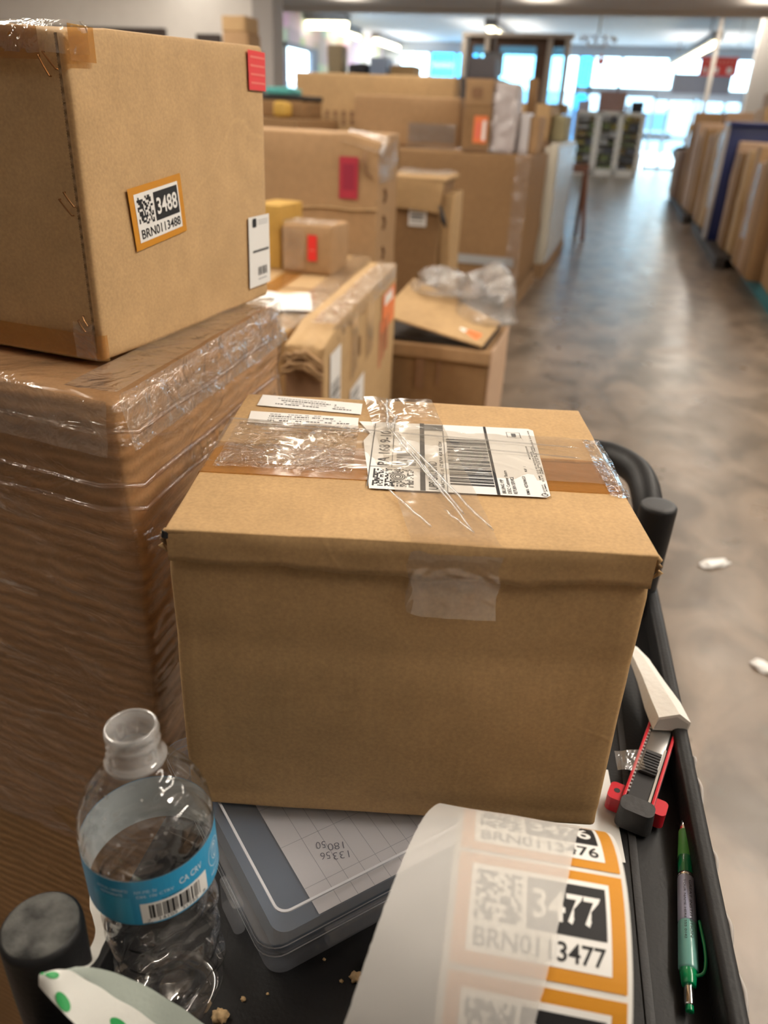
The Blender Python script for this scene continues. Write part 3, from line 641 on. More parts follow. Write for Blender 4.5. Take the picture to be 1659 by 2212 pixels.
# C1 long low carton, C2 upright flat carton
C1 = carton('cardboard_box', 'long low taped carton lying beyond the wrapped box', (-.83, 1.95, 0), rad(8), -.42, 0, 1.36, .745, cb_c, .012, 10, .004, .006, 37)
sheet('top_tape', [(-.24, 0, .749), (-.17, 0, .749), (-.17, 1.35, .749), (-.24, 1.35, .749)], tape_brown, C1, 3, 20, .001)
sheet('edge_tape', [(-.06, .0, .752), (.012, .0, .745), (.012, 1.3, .745), (-.06, 1.3, .752)], tape_clear, C1, 5, 40, .005, 3, 20)
for k in range(2): rbox('fold_ridge', -.415+.03*k, -.01, .55+.32*k, .56+.32*k, .745, .750, cb_d, C1, .002, 3)
def paper_sheet(name, c, sx, sy, mat, label, seed):
    V, F = [], []; n = 14
    for j in range(n+1):
        for i in range(n+1):
            p = Vector(((i/n-.5)*sx, (j/n-.5)*sy, 0)); p.z = .012*(1+noise.noise(p*14+Vector((seed, 0, 0)))); V.append(p)
    for j in range(n):
        for i in range(n): F.append((j*(n+1)+i, j*(n+1)+i+1, (j+1)*(n+1)+i+1, (j+1)*(n+1)+i))
    o = mesh(name, V, F, mat, None, True); o.location = c; return tag(o, label, 'paper')
o = paper_sheet('paper_sheet', (-.99, 2.22, .748), .22, .26, white, 'crumpled white paper sheet lying on the long low carton', 2); o.rotation_euler = (0, 0, .4)
P_ = carton('cardboard_box', 'small brown carton with a red tag standing on the long low carton', (-1.0, 2.75, .748), rad(3), -.19, 0, .22, .17, cb_d, .01, 6, .004, .008, 41)
labelled_print(P_, front(.008), 'red_tag', lambda a: (a.rect(-.09, .05, -.055, .14, red), a.rect(-.082, .085, -.062, .09, redpale, 2)), lift=.0008)
sheet('tape', [(-.19, -.002, .172), (0, -.002, .172), (0, .1, .178), (-.19, .1, .178)], tape_clear, P_, 8, 6, .006, 3, 40)
sheet('front_tape', [(-.185, -.012, .02), (-.10, -.012, .02), (-.10, -.012, .16), (-.185, -.012, .16)], tape_clear2, P_, 8, 6, .003, 3, 30)
far_box('cardboard_box', 'mustard coloured box half hidden behind the tall near box', -1.33, -1.215, 2.78, 3.0, .748, .975, cardboard('kraft_mustard', (.5, .3, .07), 'h', 200), r=.005, warp=.004)

def c2hook(p):
    q = p.copy(); k = max(0, 1-q.y/.16)*max(0, (q.z-.70)/.1)
    if k > 0: n1 = noise.noise(q*40); q.z += -.03*k+.012*n1*k; q.x += .014*noise.noise(q*30+Vector((5, 0, 0)))*k; q.y += .02*noise.noise(q*25+Vector((0, 7, 0)))*k
    return q
C2 = carton('cardboard_box', 'tall thin upright carton with a torn near end and an orange label', (-.646, 1.731, 0), rad(6.7), -.10, 0, 1.11, .80, cb_c, .006, 22, .003, .003, 43, None, c2hook)
rbox('end_panel', -.098, -.006, -.008, -.0005, 0, .74, cb_g, C2, .002, 6, warp=.003, seed=2)
for k in range(4):
    y0 = -.012-.004*k; tube('torn_flap', [(-.105+i*.012, y0+.006*sin(i*1.3+k), .757-.012*k+.012*noise.noise(Vector((i*.7, k, 0)))-.00012*(i-4)**2*10) for i in range(10)], [.003]+[.0055]*8+[.002], cb_e if k % 2 else cb_d, C2, 6)
fr_ = simple('print_red_faint', (.52, .2, .1), .7)
for nm, fn in (('orange_label', lambda a: (a.rect(.80, .615, 1.06, .742, orange), a.rect(.84, .70, 1.0, .735, white2, 2))),
        ('white_label', lambda a: (a.rect(.045, .585, .165, .742, white2), a.bars(.06, .60, .15, .66, grey, 2, 14, 4, False))),
        ('white_label', lambda a: (a.rect(.30, .455, .50, .57, white2), a.bars(.32, .47, .42, .56, grey, 2, 12, 5, False))),
        ('printed_mark', lambda a: [a.rect(.76+.07*k, .50+.015*k, .80+.07*k, .66, fr_, 1) for k in range(3)]),
        ('printed_mark', lambda a: a.rrect(.40, .64, .44, .70, .01, cb_e))):
    labelled_print(C2, right(0, .004), nm, fn, lift=.0008)
sheet('edge_tape', [(.008, .1, .80), (.008, 1.08, .80), (.008, 1.08, .755), (.008, .1, .755)], tape_clear, C2, 40, 5, .006, 3, 25)
sheet('edge_tape', [(-.06, .1, .803), (.006, .1, .803), (.006, 1.08, .803), (-.06, 1.08, .803)], tape_clear, C2, 5, 40, .004, 5, 25)
for a, b in ((.28, .37), (.50, .62)): sheet('side_tape', [(.007, a, .60), (.007, b, .62), (.007, b, .78), (.007, a, .78)], tape_clear2, C2, 4, 12, .002, a*10, 25)

# ================================================================== RIGHT ROW
pallet(1.24, 2.3, 6.0, 8.9, plt, 'teal pallet under the nearest cartons of the right row')
pallet(1.0, 2.2, 9.2, 13.4, pld, 'dark pallet under the navy edged cartons of the right row')
pallet(.88, 2.0, 13.8, 20.4, pld, 'dark pallet under the farthest cartons of the right row')
navy = simple('panel_navy', (.008, .02, .12), .4); navy_e = simple('panel_edge_grey', (.45, .42, .42), .6)
palekr = cardboard('kraft_light_pink', (.43, .29, .19), 'h', 100, .05, .02, .2, 2)
rows = [  # y0, y1, x front, top, material, what
    (6.25, 6.95, 1.27, 1.00, cb_c, 'tan flat carton nearest the camera in the right row'),
    (7.02, 7.65, 1.22, 1.16, cb_d, 'brown carton with a plastic ring, second in the right row'),
    (7.7, 8.05, 1.12, 1.14, cb_e, 'thin dark brown carton in the near part of the right row'),
    (8.1, 8.45, 1.11, 1.08, palekr, 'pale pinkish carton on the far end of the teal pallet'),
    (8.5, 8.85, 1.10, 1.20, cb_d, 'brown carton at the far end of the teal pallet'),
    (9.35, 9.7, 1.13, 1.15, cb_c, 'tan carton at the near end of the dark middle pallet'),
    (9.75, 10.15, 1.09, 1.12, cb_e, 'dark brown thin carton on the middle pallet'),
    (10.2, 10.6, 1.105, 1.22, cb_f, 'pinkish tan carton just before the navy panel'),
    (11.25, 11.9, 1.03, 1.35, palekr, 'pale edged carton right behind the navy panel'),
    (11.95, 12.6, 1.01, 1.32, cb_c, 'tan carton standing second behind the navy panel'),
    (12.65, 13.2, .98, 1.28, cb_d, 'brown carton at the far end of the middle pallet'),
    (14.0, 14.4, .96, 1.36, cb_d, 'tall tan carton at the near end of the far pallet'),
    (14.5, 14.9, .93, 1.28, palekr, 'pale carton second from the near end of the far pallet'),
    (15.0, 15.9, .92, 1.45, cb_f, 'tall pinkish brown carton in the far part of the right row'),
    (16.0, 16.9, .88, 1.62, cb_d, 'tallest brown carton of the far right row'),
    (17.1, 17.7, .84, 1.0, cb_g, 'dark brown carton low in the far right row'),
    (17.9, 19.6, .80, .96, palekr, 'pale carton at the far end of the right row')]
for i, (y0, y1, x, z, m, lb) in enumerate(rows):
    zb = .122; P = carton('flat_carton', lb, (x, y0, zb), rad(random.Random(i).uniform(-2, 2)), 0, .85, y1-y0, z-zb, m, .02, 6, .008, .012, 50+i, 'upright cartons of the right row', None)
    if i in (1, 3, 8): sheet('wrap_film', [(-.012, y1-y0-.02, .3), (-.012, .02, .3), (-.012, .02, z-zb-.02), (-.012, y1-y0-.02, z-zb-.02)], wrap_far, P, 10, 18, .012, i, 9)
P = empty('navy_panel', (1.0, 10.68, .122), 0, 'tall navy blue panel with a pale edge in the right row', 'panel')
rbox('panel', .0, .9, .0, .3, 0, 1.25, navy, P, .01, 3); rbox('panel_edge', -.035, .0, -.01, .3, 0, 1.27, navy_e, P, .01, 3)
rbox('top_wrap', -.02, .9, -.05, .5, 1.25, 1.30, navy, P, .015, 5, warp=.02, seed=3)
for i, (x0, x1, y0, y1, z0, z1, m, lb) in enumerate(((1.5, 2.4, 12.0, 13.1, 1.36, 1.62, cb_c, 'tan box on top of the middle cartons, right row'), (1.55, 2.3, 12.1, 13.0, 1.622, 1.80, cb_d, 'brown box topmost on the middle cartons of the right row'),
        (1.3, 2.1, 15.0, 15.8, 1.46, 1.62, palekr, 'flat pale box lying on the tall far cartons'))):
    far_box('cardboard_box', lb, x0, x1, y0, y1, z0, z1, m)
t = empty('yellow_tool', (.9, 18.2, .965), 0, 'yellow handled tool standing on the far end carton of the right row', 'tool')
tube('handle', [(0, 0, 0), (.05, 0, .5)], .035, simple('tool_yellow', (.7, .38, .02), .5), t, 8); rbox('base', -.12, .12, -.12, .12, 0, .08, blackpl, t, .02, 2)
V, F = tube_geo([Vector((0, .13*cos(a), .13*sin(a))) for a in [i*2*pi/20 for i in range(21)]], .018, 8); o = mesh('plastic_ring', V, F, simple('ring_white', (.62, .62, .66), .3), None, True); o.location = (1.16, 7.3, .98)
tag(o, 'white plastic ring hanging on the second carton of the right row', 'ring')
# litter on the floor
def scrap(x, y, sx, sy, seed, label, rz=0):
    o = blob('paper_scrap', (x, y, .006), sx, sy, .012, white, None, seed, .5, 3, 2.0); o.rotation_euler = (0, 0, rz); tag(o, label, 'scrap')
scrap(.475, 2.43, .05, .018, 2, 'torn white paper scrap on the concrete beyond the cart', .6)
scrap(.555, 1.885, .03, .018, 5, 'small white scrap on the concrete at the right edge', -.6)

# ================================================================== NEAR BOXES (B below, A on top)
def shear(deg):
    k = math.tan(rad(deg))
    return lambda p: Vector((p.x, p.y+p.x*k, p.z))
def bhook(p):
    q = Vector((p.x, p.y-p.x*math.tan(rad(10)), p.z))
    # rounded, crushed near top corner and a dented band under the top edge
    k = max(0, 1-hypot(p.x, p.y)/.10)*max(0, (p.z-.95)/.128)
    q += Vector((-.012, .010, -.006))*k
    if p.z > .99: n1 = noise.noise(Vector((p.x*9, p.y*9, 3))); q.x += .003*n1; 
    band = math.exp(-((p.z-1.005)/.010)**2)
    if p.y < .02: q.y += .004*band
    if p.x > -.02: q.x -= .004*band
    return q
B_ = carton('cardboard_box', 'large ribbed carton in stretch wrap under the staple-edged box', (-.330, .461, 0), rad(4.2), -.62, 0, .35, 1.078, cb_b, .010, 30, .003, .002, 61, None, bhook)
V, F = box_geo(-.623, .003, -.003, .353, .55, 1.081, .012, 34, .003, .004, 66, 22, bhook)
mesh('stretch_wrap', V, F, wrap, B_, True)
def bfront(x, z): return Vector((x, -x*math.tan(rad(10))-.006, z))
for k, (z0, z1) in enumerate(((1.058, 1.053), (1.015, 1.008), (.994, .988))):
    pts = [bfront(-.6+i*.025, z0+(z1-z0)*i/24+.0015*noise.noise(Vector((i*.6, k, 0)))) for i in range(24)]+[Vector((.006, .01+i*.03, z1+.001*sin(i))) for i in range(11)]
    tube('wrap_fold', pts, .0022, wrap, B_, 6)
def wp(name, P, mat, seed, amp=.003): return sheet(name, P, mat, B_, 40, 8, amp, seed, 60)
wp('edge_tape', [bfront(-.6, 1.040)+Vector((0, -.002, 0)), bfront(-.01, 1.036)+Vector((0, -.002, 0)), bfront(-.012, 1.077)+Vector((0, .006, 0)), bfront(-.6, 1.080)+Vector((0, .006, 0))], tape_clear, 3)
wp('edge_tape', [(.004, .0, 1.04), (.004, .35, 1.04), (-.004, .35, 1.083), (-.004, .0, 1.083)], tape_clear, 7)
wp('top_tape', [(-.045, .0, 1.084), (-.002, .0, 1.084), (-.002, .35, 1.084), (-.045, .35, 1.084)], tape_clear, 9, .002)
bp_ = Art(right(0, .0045), lift=.0002)
for i, yy in enumerate((.10, .128, .156, .184, .212)):
    if i in (0, 3): bp_.ring(yy+.008, .995, .010, .0025, cb_edge, 1, 1.1)
    else: bp_.rect(yy, .985, yy+.003, 1.006, cb_edge, 1); bp_.rect(yy, .985, yy+.014, .9875, cb_edge, 1); bp_.rect(yy, .995, yy+.010, .9975, cb_edge, 1)
bp_.build('printed_marks', B_)

# A: upper left box
AK = math.tan(rad(3.8))
def ahook(p):
    q = Vector((p.x, p.y-p.x*AK, p.z))
    q.z *= 1+.0*p.y + (.012/.24)*max(0, min(1, p.y/.31))
    k = max(0, 1-hypot(p.x, p.y)/.05)*max(0, (p.z-.2)/.04); q += Vector((-.006, .006, -.005))*k
    k = max(0, 1-hypot(p.x, p.y)/.06)*max(0, (.03-p.z)/.03); q += Vector((-.003, .004, 0))*k
    k = math.exp(-((p.y-.20)/.02)**2-((p.z-.015)/.02)**2)
    if p.x > -.01: q.x -= .003*k
    return q
A_ = carton('cardboard_box', 'tan box with copper staples and amber numbered tag, on the wrapped carton', (-.387, .526, 1.0835), rad(-1.1), -.42, 0, .309, .236, cb_a, .004, 26, .003, .0016, 63, None, ahook)
def afront(x, z, l=0): return Vector((x, -x*AK-.0032-l, z))
# serrated glue-tab edge beside the corner
V, F = [], []; n = 240
for i in range(n+1):
    z = .008+.222*i/n; zz = .0007*(i % 2); V += [afront(-.0030-.0, z, .0002), afront(-.0052-zz, z, .0002), afront(-.0030, z, -.001)]
for i in range(n): b = 3*i; F.append((b, b+3, b+4, b+1))
mesh('glue_tab_edge', V, F, cb_edge, A_)
# staples
for xa, za, xb, zb_ in ((-.0215, .2164, -.0138, .2039), (-.0170, .2186, -.0072, .2082), (-.0205, .1233, -.0100, .1127), (-.0153, .1285, -.0072, .1189), (-.0186, .0333, -.0125, .0250), (-.0135, .0370, -.0095, .0300)):
    V, F = tube_geo([afront(xa, za, -.001), afront(xa, za, .0010), afront((xa+xb)/2, (za+zb_)/2, .0014), afront(xb, zb_, .0010), afront(xb, zb_, -.001)], .0007, 6); mesh('staple', V, F, copper, A_)
strip('clear_tape', [lerp_row(afront(-.10, z, .0006), afront(-.004, z, .0006), 12)+lerp_row((.0036, .004, z), (.0036, .022, z), 4) for z in (.218, .224, .230, .2345)]+[lerp_row((-.10, .014, .2392), (-.004, .006, .2385), 12)+lerp_row((.001, .006, .2385), (.001, .022, .2392), 4)], tape_clear, A_, .0012, 4, 90)
strip('brown_tape', [lerp_row(afront(-.40, z, .0004), afront(-.02, z, .0004), 8) for z in (.214, .225, .234)], tape_brown, A_, .0003)
strip('brown_tape', [lerp_row(afront(-.40, z, .0004), afront(-.004, z, .0004), 8)+lerp_row((.0032, .0, z), (.0032, .003, z), 2) for z in (.002, .012, .023)], tape_brown, A_, .0003)
strip('brown_tape', [lerp_row((.0034, .0, z), (.0036, .028, z), 4) for z in (.214, .225, .236)], tape_brown, A_, .0002)
strip('clear_tape', [lerp_row(afront(-.024, z, .0012), afront(-.004, z, .001), 5) for z in (.003, .012, .022, .032)], tape_clear, A_, .0012, 4, 120)
al = Art(lambda x, y, l: Vector((.0026+.0024*sin(pi*min(1, max(0, x/.309)))*sin(pi*min(1, max(0, y/.24)))+l, x, y)), .006, .00025)
tilt = rad(9)
def rot(mf, ox, oy, an): return lambda x, y, l: mf(ox+x*cos(an)-y*sin(an), oy+x*sin(an)+y*cos(an), l)
al2 = Art(rot(al.m, .0540, .0805, rad(6.5)), .006, .00025)
inventory_label(al2, 0, 0, .079, .0485, '3488', 'BRN0113488', 5); al2.build('inventory_tag', A_)
a3 = Art(al.m, .006, .00025); a3.rect(.2705, .2075, .309, .242, red, 1)
for k in range(4): a3.rect(.275, .213+k*.0075, .307, .2150+k*.0075, redpale, 2)
a3.build('red_sticker', A_)
a4 = Art(al.m, .006, .00025); a4.rect(.257, .016, .309, .089, white2, 1); a4.rrect(.266, .078, .276, .087, .002, black, 2)
for k in range(3): a4.rect(.280, .080+k*.002, .305, .0807+k*.002, pale_grey, 2)
a4.rect(.266, .052, .306, .0545, grey, 2); a4.bars(.278, .027, .300, .036, grey, 2, 30, 2); a4.rect(.278, .0225, .299, .0238, pale_grey, 2)
a4.build('shipping_label', A_)


# ================================================================== CART
CART = empty('utility_cart', (0, 0, 0), rad(5.05), 'black plastic utility cart with a lipped top tray, round posts and handle', 'cart')
TZ = .80
def tray():
    u0_, u1_, v0, v1 = -.211, .1695, .10, .815; lw = .012; lh = .025; parts = []
    parts.append(box_geo(u0_, u1_, v0, v1, TZ-.03, TZ, .004, 6))
    for a in ((u0_-.001, u0_+lw, v0, v1), (u1_-lw, u1_+.001, v0, v1), (u0_, u1_, v0-.001, v0+lw), (u0_, u1_, v1-lw, v1+.001)):
        parts.append(box_geo(a[0], a[1], a[2], a[3], TZ-.05, TZ+lh, .004, 4, 0, .0006, 4, 30))
    V, F, mi = join_geo(parts); mesh('top_tray', V, F, blackpl, CART, True)
    V, F, mi = join_geo([box_geo(u1_-.052, u1_-.046, v0+.01, v1-.01, TZ-.001, TZ+.0012, .0006, 2)]); mesh('tray_ridge', V, F, blackpl2, CART, True)
    parts = [box_geo(u0_, u1_, v0, v1, .15, .19, .006, 4)]
    for a in ((u0_, u0_+lw, v0, v1), (u1_-lw, u1_, v0, v1), (u0_, u1_, v0, v0+lw), (u0_, u1_, v1-lw, v1)): parts.append(plain_box(a[0], a[1], a[2], a[3], .15, .23))
    V, F, mi = join_geo(parts); mesh('lower_shelf', V, F, blackpl, CART)
tray()
dusty = simple('cap_dusty', (.075, .075, .07), .85, noise_amt=.8, nscale=75, bump=.3, bscale=500)
capf = simple('cap_face', (.055, .055, .058), .6)
for (pu, pv, tm) in ((-.192, .2006, dusty), (.1515, .764, capf), (.1515, .2006, capf), (-.192, .764, capf)):
    P = mesh('post', *lathe_geo([(.0165, .06), (.0165, TZ+.02), (.0185, TZ+.085), (.0190, TZ+.120), (.0186, TZ+.1235), (.0170, TZ+.1245)], 40), blackpl, CART, True); P.location = (pu, pv, 0)
    c = mesh('cap', *lathe_geo([(.0172, TZ+.1245), (.0168, TZ+.1253), (.012, TZ+.1258), (.006, TZ+.126), (.0001, TZ+.126)], 40), tm, P, True)
    V, F = lathe_geo([(.001, -.011), (.026, -.011), (.030, -.006), (.030, .006), (.026, .011), (.001, .011)], 24); wv = mesh('caster', V, F, blackpl2, CART, True); wv.location = (pu, pv, .030); wv.rotation_euler = (0, pi/2, 0)
hz_ = TZ+.118
pts = spline([(.1515, .775, TZ+.02), (.1515, .79, TZ+.075), (.148, .815, TZ+.105), (.140, .855, hz_), (.118, .890, hz_+.002), (.085, .903, hz_+.002), (-.02, .905, hz_+.002), (-.125, .903, hz_+.002), (-.158, .890, hz_+.002), (-.180, .855, hz_), (-.188, .815, TZ+.105), (-.192, .79, TZ+.075), (-.192, .775, TZ+.02)], 7)
tube('push_handle', pts, .0165, blackpl, CART, 20)
wornm = simple('worn_plastic', (.42, .39, .37), .8)
for y0, L in ((.30, .03), (.345, .025), (.40, .02), (.46, .03), (.50, .012)):
    V, F = tube_geo(spline([(.1702, y0, TZ+.016), (.1715, y0+L/2, TZ+.022), (.1705, y0+L, TZ+.018)], 6), [.0005]+[.0016]*11+[.0005], 6)
    mesh('frayed_edge', V, F, wornm, CART, True)
# stray marks on the cart lip and small bits
bitm = simple('crumb_tan', (.55, .38, .20), .7, noise_amt=.2, nscale=300)
for i, (x, y, s, lb) in enumerate(((-.1485, .2325, .0045, 'largest tan crumb at the tip of the wrapper, by the bottle foot'), (-.1405, .246, .0016, 'tiny pale crumb right of the bottle foot'), (-.0805, .2790, .0038, 'tan crumb half hidden by the label roll'),
        (-.0885, .2745, .0012, 'tiny crumb left of the roll'), (-.128, .2535, .0009, 'speck below the near corner of the plastic case'), (.1262, .433, .0030, 'brown flake beside the green pen'), (-.1033, .284, .001, 'speck by the right side of the plastic case'))):
    o = blob('crumb', (x, y, TZ+s*.4), s, s*.8, s*.8, bitm, None, i*3, .5, 3, 2); tag(o, lb, 'crumb', 'crumbs on the cart tray')

# ================================================================== PLASTIC DOCUMENT CASE
frost = film('frosted_plastic', (.93, .94, .96), .10, .2, 3, .1, .25, hazecol=(.62, .64, .68))
frost2 = film('frosted_plastic_side', (.75, .78, .82), .30, .3, 3, .1, .25, hazecol=(.45, .47, .52))
ridge_m = simple('case_ridge', (.62, .63, .68), .3)
slate = simple('case_inside_slate', (.10, .14, .20), .5)
paperin = simple('form_paper', (.66, .64, .66), .6)
CA = empty('document_case', (-.1285, .2535, TZ), rad(48.5), 'clear frosted plastic case holding a printed form and slate tray, under the box', 'case')
CW, CD, CH = .27, .19, .0385   # x along the right edge, y along the left edge
def rr_prism(x0, x1, y0, y1, z0, z1, r, taper=0, n=6, flip=False):
    V = []
    for z, t in ((z0, taper), (z1, 0)):
        for cx, cy, a in ((x1-r-t, y0+r+t, -90), (x1-r-t, y1-r-t, 0), (x0+r+t, y1-r-t, 90), (x0+r+t, y0+r+t, 180)):
            for k in range(n+1): q = rad(a+90*k/n); V.append(Vector((cx+r*cos(q), cy+r*sin(q), z)))
    m = 4*(n+1); F = [(i, (i+1) % m, (i+1) % m+m, i+m) for i in range(m)]
    return V, F, m
def closed_prism(*a, **k): V, F, m = rr_prism(*a, **k); return V, F+[tuple(range(m-1, -1, -1)), tuple(range(m, 2*m))]
V, F, m_ = rr_prism(.003, CW-.003, .003, CD-.003, 0.0005, CH-.010, .012, .003); F = F+[tuple(range(m_-1, -1, -1))]; mesh('case_body', V, F, frost2, CA, False)
V, F, m_ = rr_prism(.0, CW, .0, CD, CH-.010, CH, .014, 0); F = F+[tuple(range(m_, 2*m_))]; mesh('lid', V, F, frost, CA, False)
V, F, mi = join_geo([(lambda g: (g[0], g[1]))(rr_prism(-.0008, CW+.0008, -.0008, CD+.0008, z, z+.0012, .0145)) for z in (CH-.010, CH-.0022)]); mesh('lid_rim', V, F, ridge_m, CA)
V, F = closed_prism(.014, CW-.008, .014, CD-.008, .004, CH-.014, .010); mesh('inner_tray', V, F, slate, CA)
def ringgeo(x0, x1, y0, y1, r, wd, z, h):
    o, _, m = rr_prism(x0, x1, y0, y1, z, z+h, r); i, _, m = rr_prism(x0+wd, x1-wd, y0+wd, y1-wd, z, z+h, r-wd*.7)
    V = o+i; F = []
    for k in range(m): q = (k+1) % m; F += [(k, q, q+m, k+m), (k+m, q+m, q+3*m, k+3*m), (k+2*m, k+3*m, q+3*m, q+2*m)]
    return V, F
V, F = ringgeo(.0165, CW-.016, .0165, CD-.016, .008, .0016, CH-.0002, .0012); mesh('lid_ridge', V, F, ridge_m, CA)
pa = Art(topm(CH-.0125), lift=.0002)
pa.rect(.0425, .014, CW-.02, CD-.02, paperin, 1)
gline = simple('form_line', (.36, .36, .40), .6)
for k in range(13): pa.rect(.058+k*.0125, .014, .0584+k*.0125, CD-.02, gline, 2)
for k in range(4): pa.rect(.0425 if k else .0425, .034+k*.036, CW-.02, .0344+k*.036, gline, 2)
ink = simple('ink', (.10, .11, .16), .6)
pb = Art((lambda g: (lambda x, y, h: g(x*.6, y*.7, h)))(plane_map((.082, .055, CH-.0125), (-1, .35, 0), (-.35, -1, 0), (0, 0, 1))), lift=.0002)
pa.build('printed_form', CA)
for s_, x0, y0, x1, y1 in (('180', 0, .002, .018, .010), ('50', .020, -.002, .031, .006), ('133', -.004, .013, .014, .021), ('56', .017, .011, .028, .019)): pb.text(s_, x0-.0, y0-.0, x1, y1, ink, 4, -.012)
pb.build('handwriting', CA)
V, F = closed_prism(-.0035, 0.004, .040, .066, .006, CH-.008, .003); mesh('latch', V, F, frost, CA)
V, F = closed_prism(.040, .10, -.0030, 0.003, .018, CH-.010, .001); mesh('lid_tab', V, F, frost, CA)
# white pad under the right of the box
o = rbox('paper_sheet', .0, .06, .0, .09, 0, .0012, white, None, .0005, 2); o.location = (.0185, .4075, TZ+.0004); o.rotation_euler = (0, 0, rad(10)); tag(o, 'white paper on the tray beside the label roll, under the cutter end', 'paper')

# ================================================================== MAIN BOX
MB_ = empty('cardboard_box', (-.2215, .336, .8405), rad(14.45), 'brown taped carton with a shipping label on top, in the middle of the cart', 'box')
MW, MD, MH = .2803, .2418, .2185
def mhook(p):
    q = p.copy()
    for cx, cy in ((0, 0), (MW, 0), (MW, MD), (0, MD)):
        k = max(0, 1-hypot(p.x-cx, p.y-cy)/.018)*max(0, (p.z-(MH-.03))/.03)
        q += Vector(((MW/2-cx)*.02, (MD/2-cy)*.02, 0))*k
    if p.y < .02: q.y += .0012*math.exp(-((p.z-.012)/.006)**2)+.0009*math.exp(-((p.z-.14)/.010)**2)
    return q
V, F = box_geo(0, MW, 0, MD, 0, MH-.003, .0035, 34, .0035, .0011, 71, 16, mhook); mesh('carton_body', V, F, cb_main, MB_, True)
# the two top flaps meet in a seam at mid depth
def flap(x0, x1, y0, y1, seed): return box_geo(x0, x1, y0, y1, MH-.0036, MH, .0014, 20, 0, .0009, seed, 20)
V, F = flap(.0005, MW-.0005, -.0022, .1262, 3); mesh('top_flap', V, F, cb_main, MB_, True)
V, F = flap(.0005, MW-.0005, .1278, MD-.001, 5); mesh('top_flap', V, F, cb_main, MB_, True)
# folded front lip with a wavy lower edge
V, F = [], []; n = 90
for i in range(n+1):
    x = .0015+(MW-.003)*i/n; zb = MH-.0215-.0035*noise.noise(Vector((x*22, 3, 0)))-.0016*noise.noise(Vector((x*70, 9, 0)))+.001*cos(x*18)
    bul = -.0014-.0035*sin(pi*x/MW)*.45
    for t in range(6):
        z = zb+(MH-.0009-zb)*t/5
        if t == 5: V.append(Vector((x, -.0023, z))); continue
        V.append(Vector((x, bul-.0012-.0005*noise.noise(Vector((x*40, z*90, 1))) if 0 < t < 5 else (bul-.0014 if t == 0 else -.0004), z)))
    V.append(Vector((x, bul+.0012, zb)))
for i in range(n):
    b = 7*i
    for t in range(5): F.append((b+t, b+7+t, b+8+t, b+1+t))
    F.append((b+6, b+13, b+7, b))
mesh('front_lip', V, F, cb_main, MB_, True)
# ragged corners
for cx, cy, sg in ((.001, .001, -1), (MW-.001, .001, 1), (MW-.004, MD-.004, 1)):
    for k in range(3):
        V, F = tube_geo([(cx+sg*(.0008*k), cy-.001+.001*k, MH-.001-.005*k), (cx+sg*(.0016+.001*k), cy-.0018, MH-.0035-.004*k), (cx+sg*.0005, cy-.001, MH-.008-.004*k)], [.0010, .0018, .0005], 6); mesh('torn_corner', V, F, cb_edge if k == 1 else cb_main, MB_, True)
V, F = tube_geo([(.001, -.0005, MH-.002), (.0005, -.001, MH-.006)], .0026, 8); mesh('corner_hole', V, F, black, MB_)
# brown tape below, clear tapes above
Z = MH
def tp(name, rows, mat, amp, seed, sc): return strip(name, rows, mat, MB_, amp, seed, sc)
def xrows(y0, y1, h, x0=-.0, x1=MW, ny=6, nx=60, sl=0.):
    rows_ = []
    for j in range(ny+1):
        y = y0+(y1-y0)*j/ny
        rows_.append([(-.0022, y+.002, Z-.03), (-.0022, y+.002, Z-.006)]+[(x0+(x1-x0)*i/nx, y+sl*i/nx, Z+h) for i in range(nx+1)]+[(MW+.0024, y+sl, Z-.006), (MW+.0024, y+sl, Z-.03)])
    return rows_
tp('brown_tape', xrows(.0765, .130, .0008), tape_brown, .0002, 1, 60)
tp('clear_tape', xrows(.0945, .1765, .0014, sl=-.006), tape_clear2, .0009, 2, 45)
crumple = film('tape_crumpled', (.99, .975, .95), .02, .5, 75, 1, .04, (1, 1.4, 1), (.85, .8, .72), .02, 2)
strip('crumpled_tape', [lerp_row((.008, .084+.0125*j, Z+.0022), (.100, .084+.0125*j, Z+.0022), 46) for j in range(8)], crumple, MB_, .0012, 7, 150)
strip('crumpled_tape', [lerp_row((MW-.012, .07+.014*j, Z+.002), (MW+.002, .07+.014*j, Z+.001), 10) for j in range(8)], crumple, MB_, .0010, 9, 200)
# labels on top
def lab(a):
    a.poly([(0.0985, .1845), (.1085, .16), (.1045, .145), (.107, .12), (.1105, .09), (.113, .0635), (.2265, .064), (.2293, .067), (.2338, .184), (.2305, .1872), (.165, .1862)][::-1], white2, 1)
    for i in range(1): pass
    for a0, b0, a1, b1, m in ((.1112, .0665, .1120, .181, grey), (.1262, .099, .1268, .181, grey), (.1120, .0985, .146, .0991, grey), (.1458, .064, .1492, .1865, black), (.1492, .172, .1633, .1845, grey), (.1632, .064, .1637, .1865, grey), (.1950, .064, .1970, .1865, black)): a.rect(a0, b0, a1, b1, m, 2)
    a.blocks(.1225, .068, .1415, .0965, 17, 22, black, 2, 8, .48)
    a.blocks(.1145, .068, .1215, .095, 6, 20, black, 2, 12, .48)
    a.rrect(.1255, .0765, .1365, .0895, .005, white2, 3)
    for r in (.0052, .0037, .0022): a.ring(.131, .083, r, .0008, black, 4, 1.15)
    a.bars(.1295, .103, .1430, .1245, black, 2, 22, 6, False); 
    a.bars(.1655, .0755, .1945, .158, black, 2, 96, 11, False)
    a.rect(.2120, .166, .2225, .1664, black, 2); a.rect(.2120, .1768, .2225, .1772, black, 2); a.rect(.2120, .166, .2124, .1772, black, 2); a.rect(.2221, .166, .2225, .1772, black, 2); a.rect(.2155, .168, .219, .175, grey, 2)
tl = Art(topm(Z, .0010), lift=.00015); lab(tl)
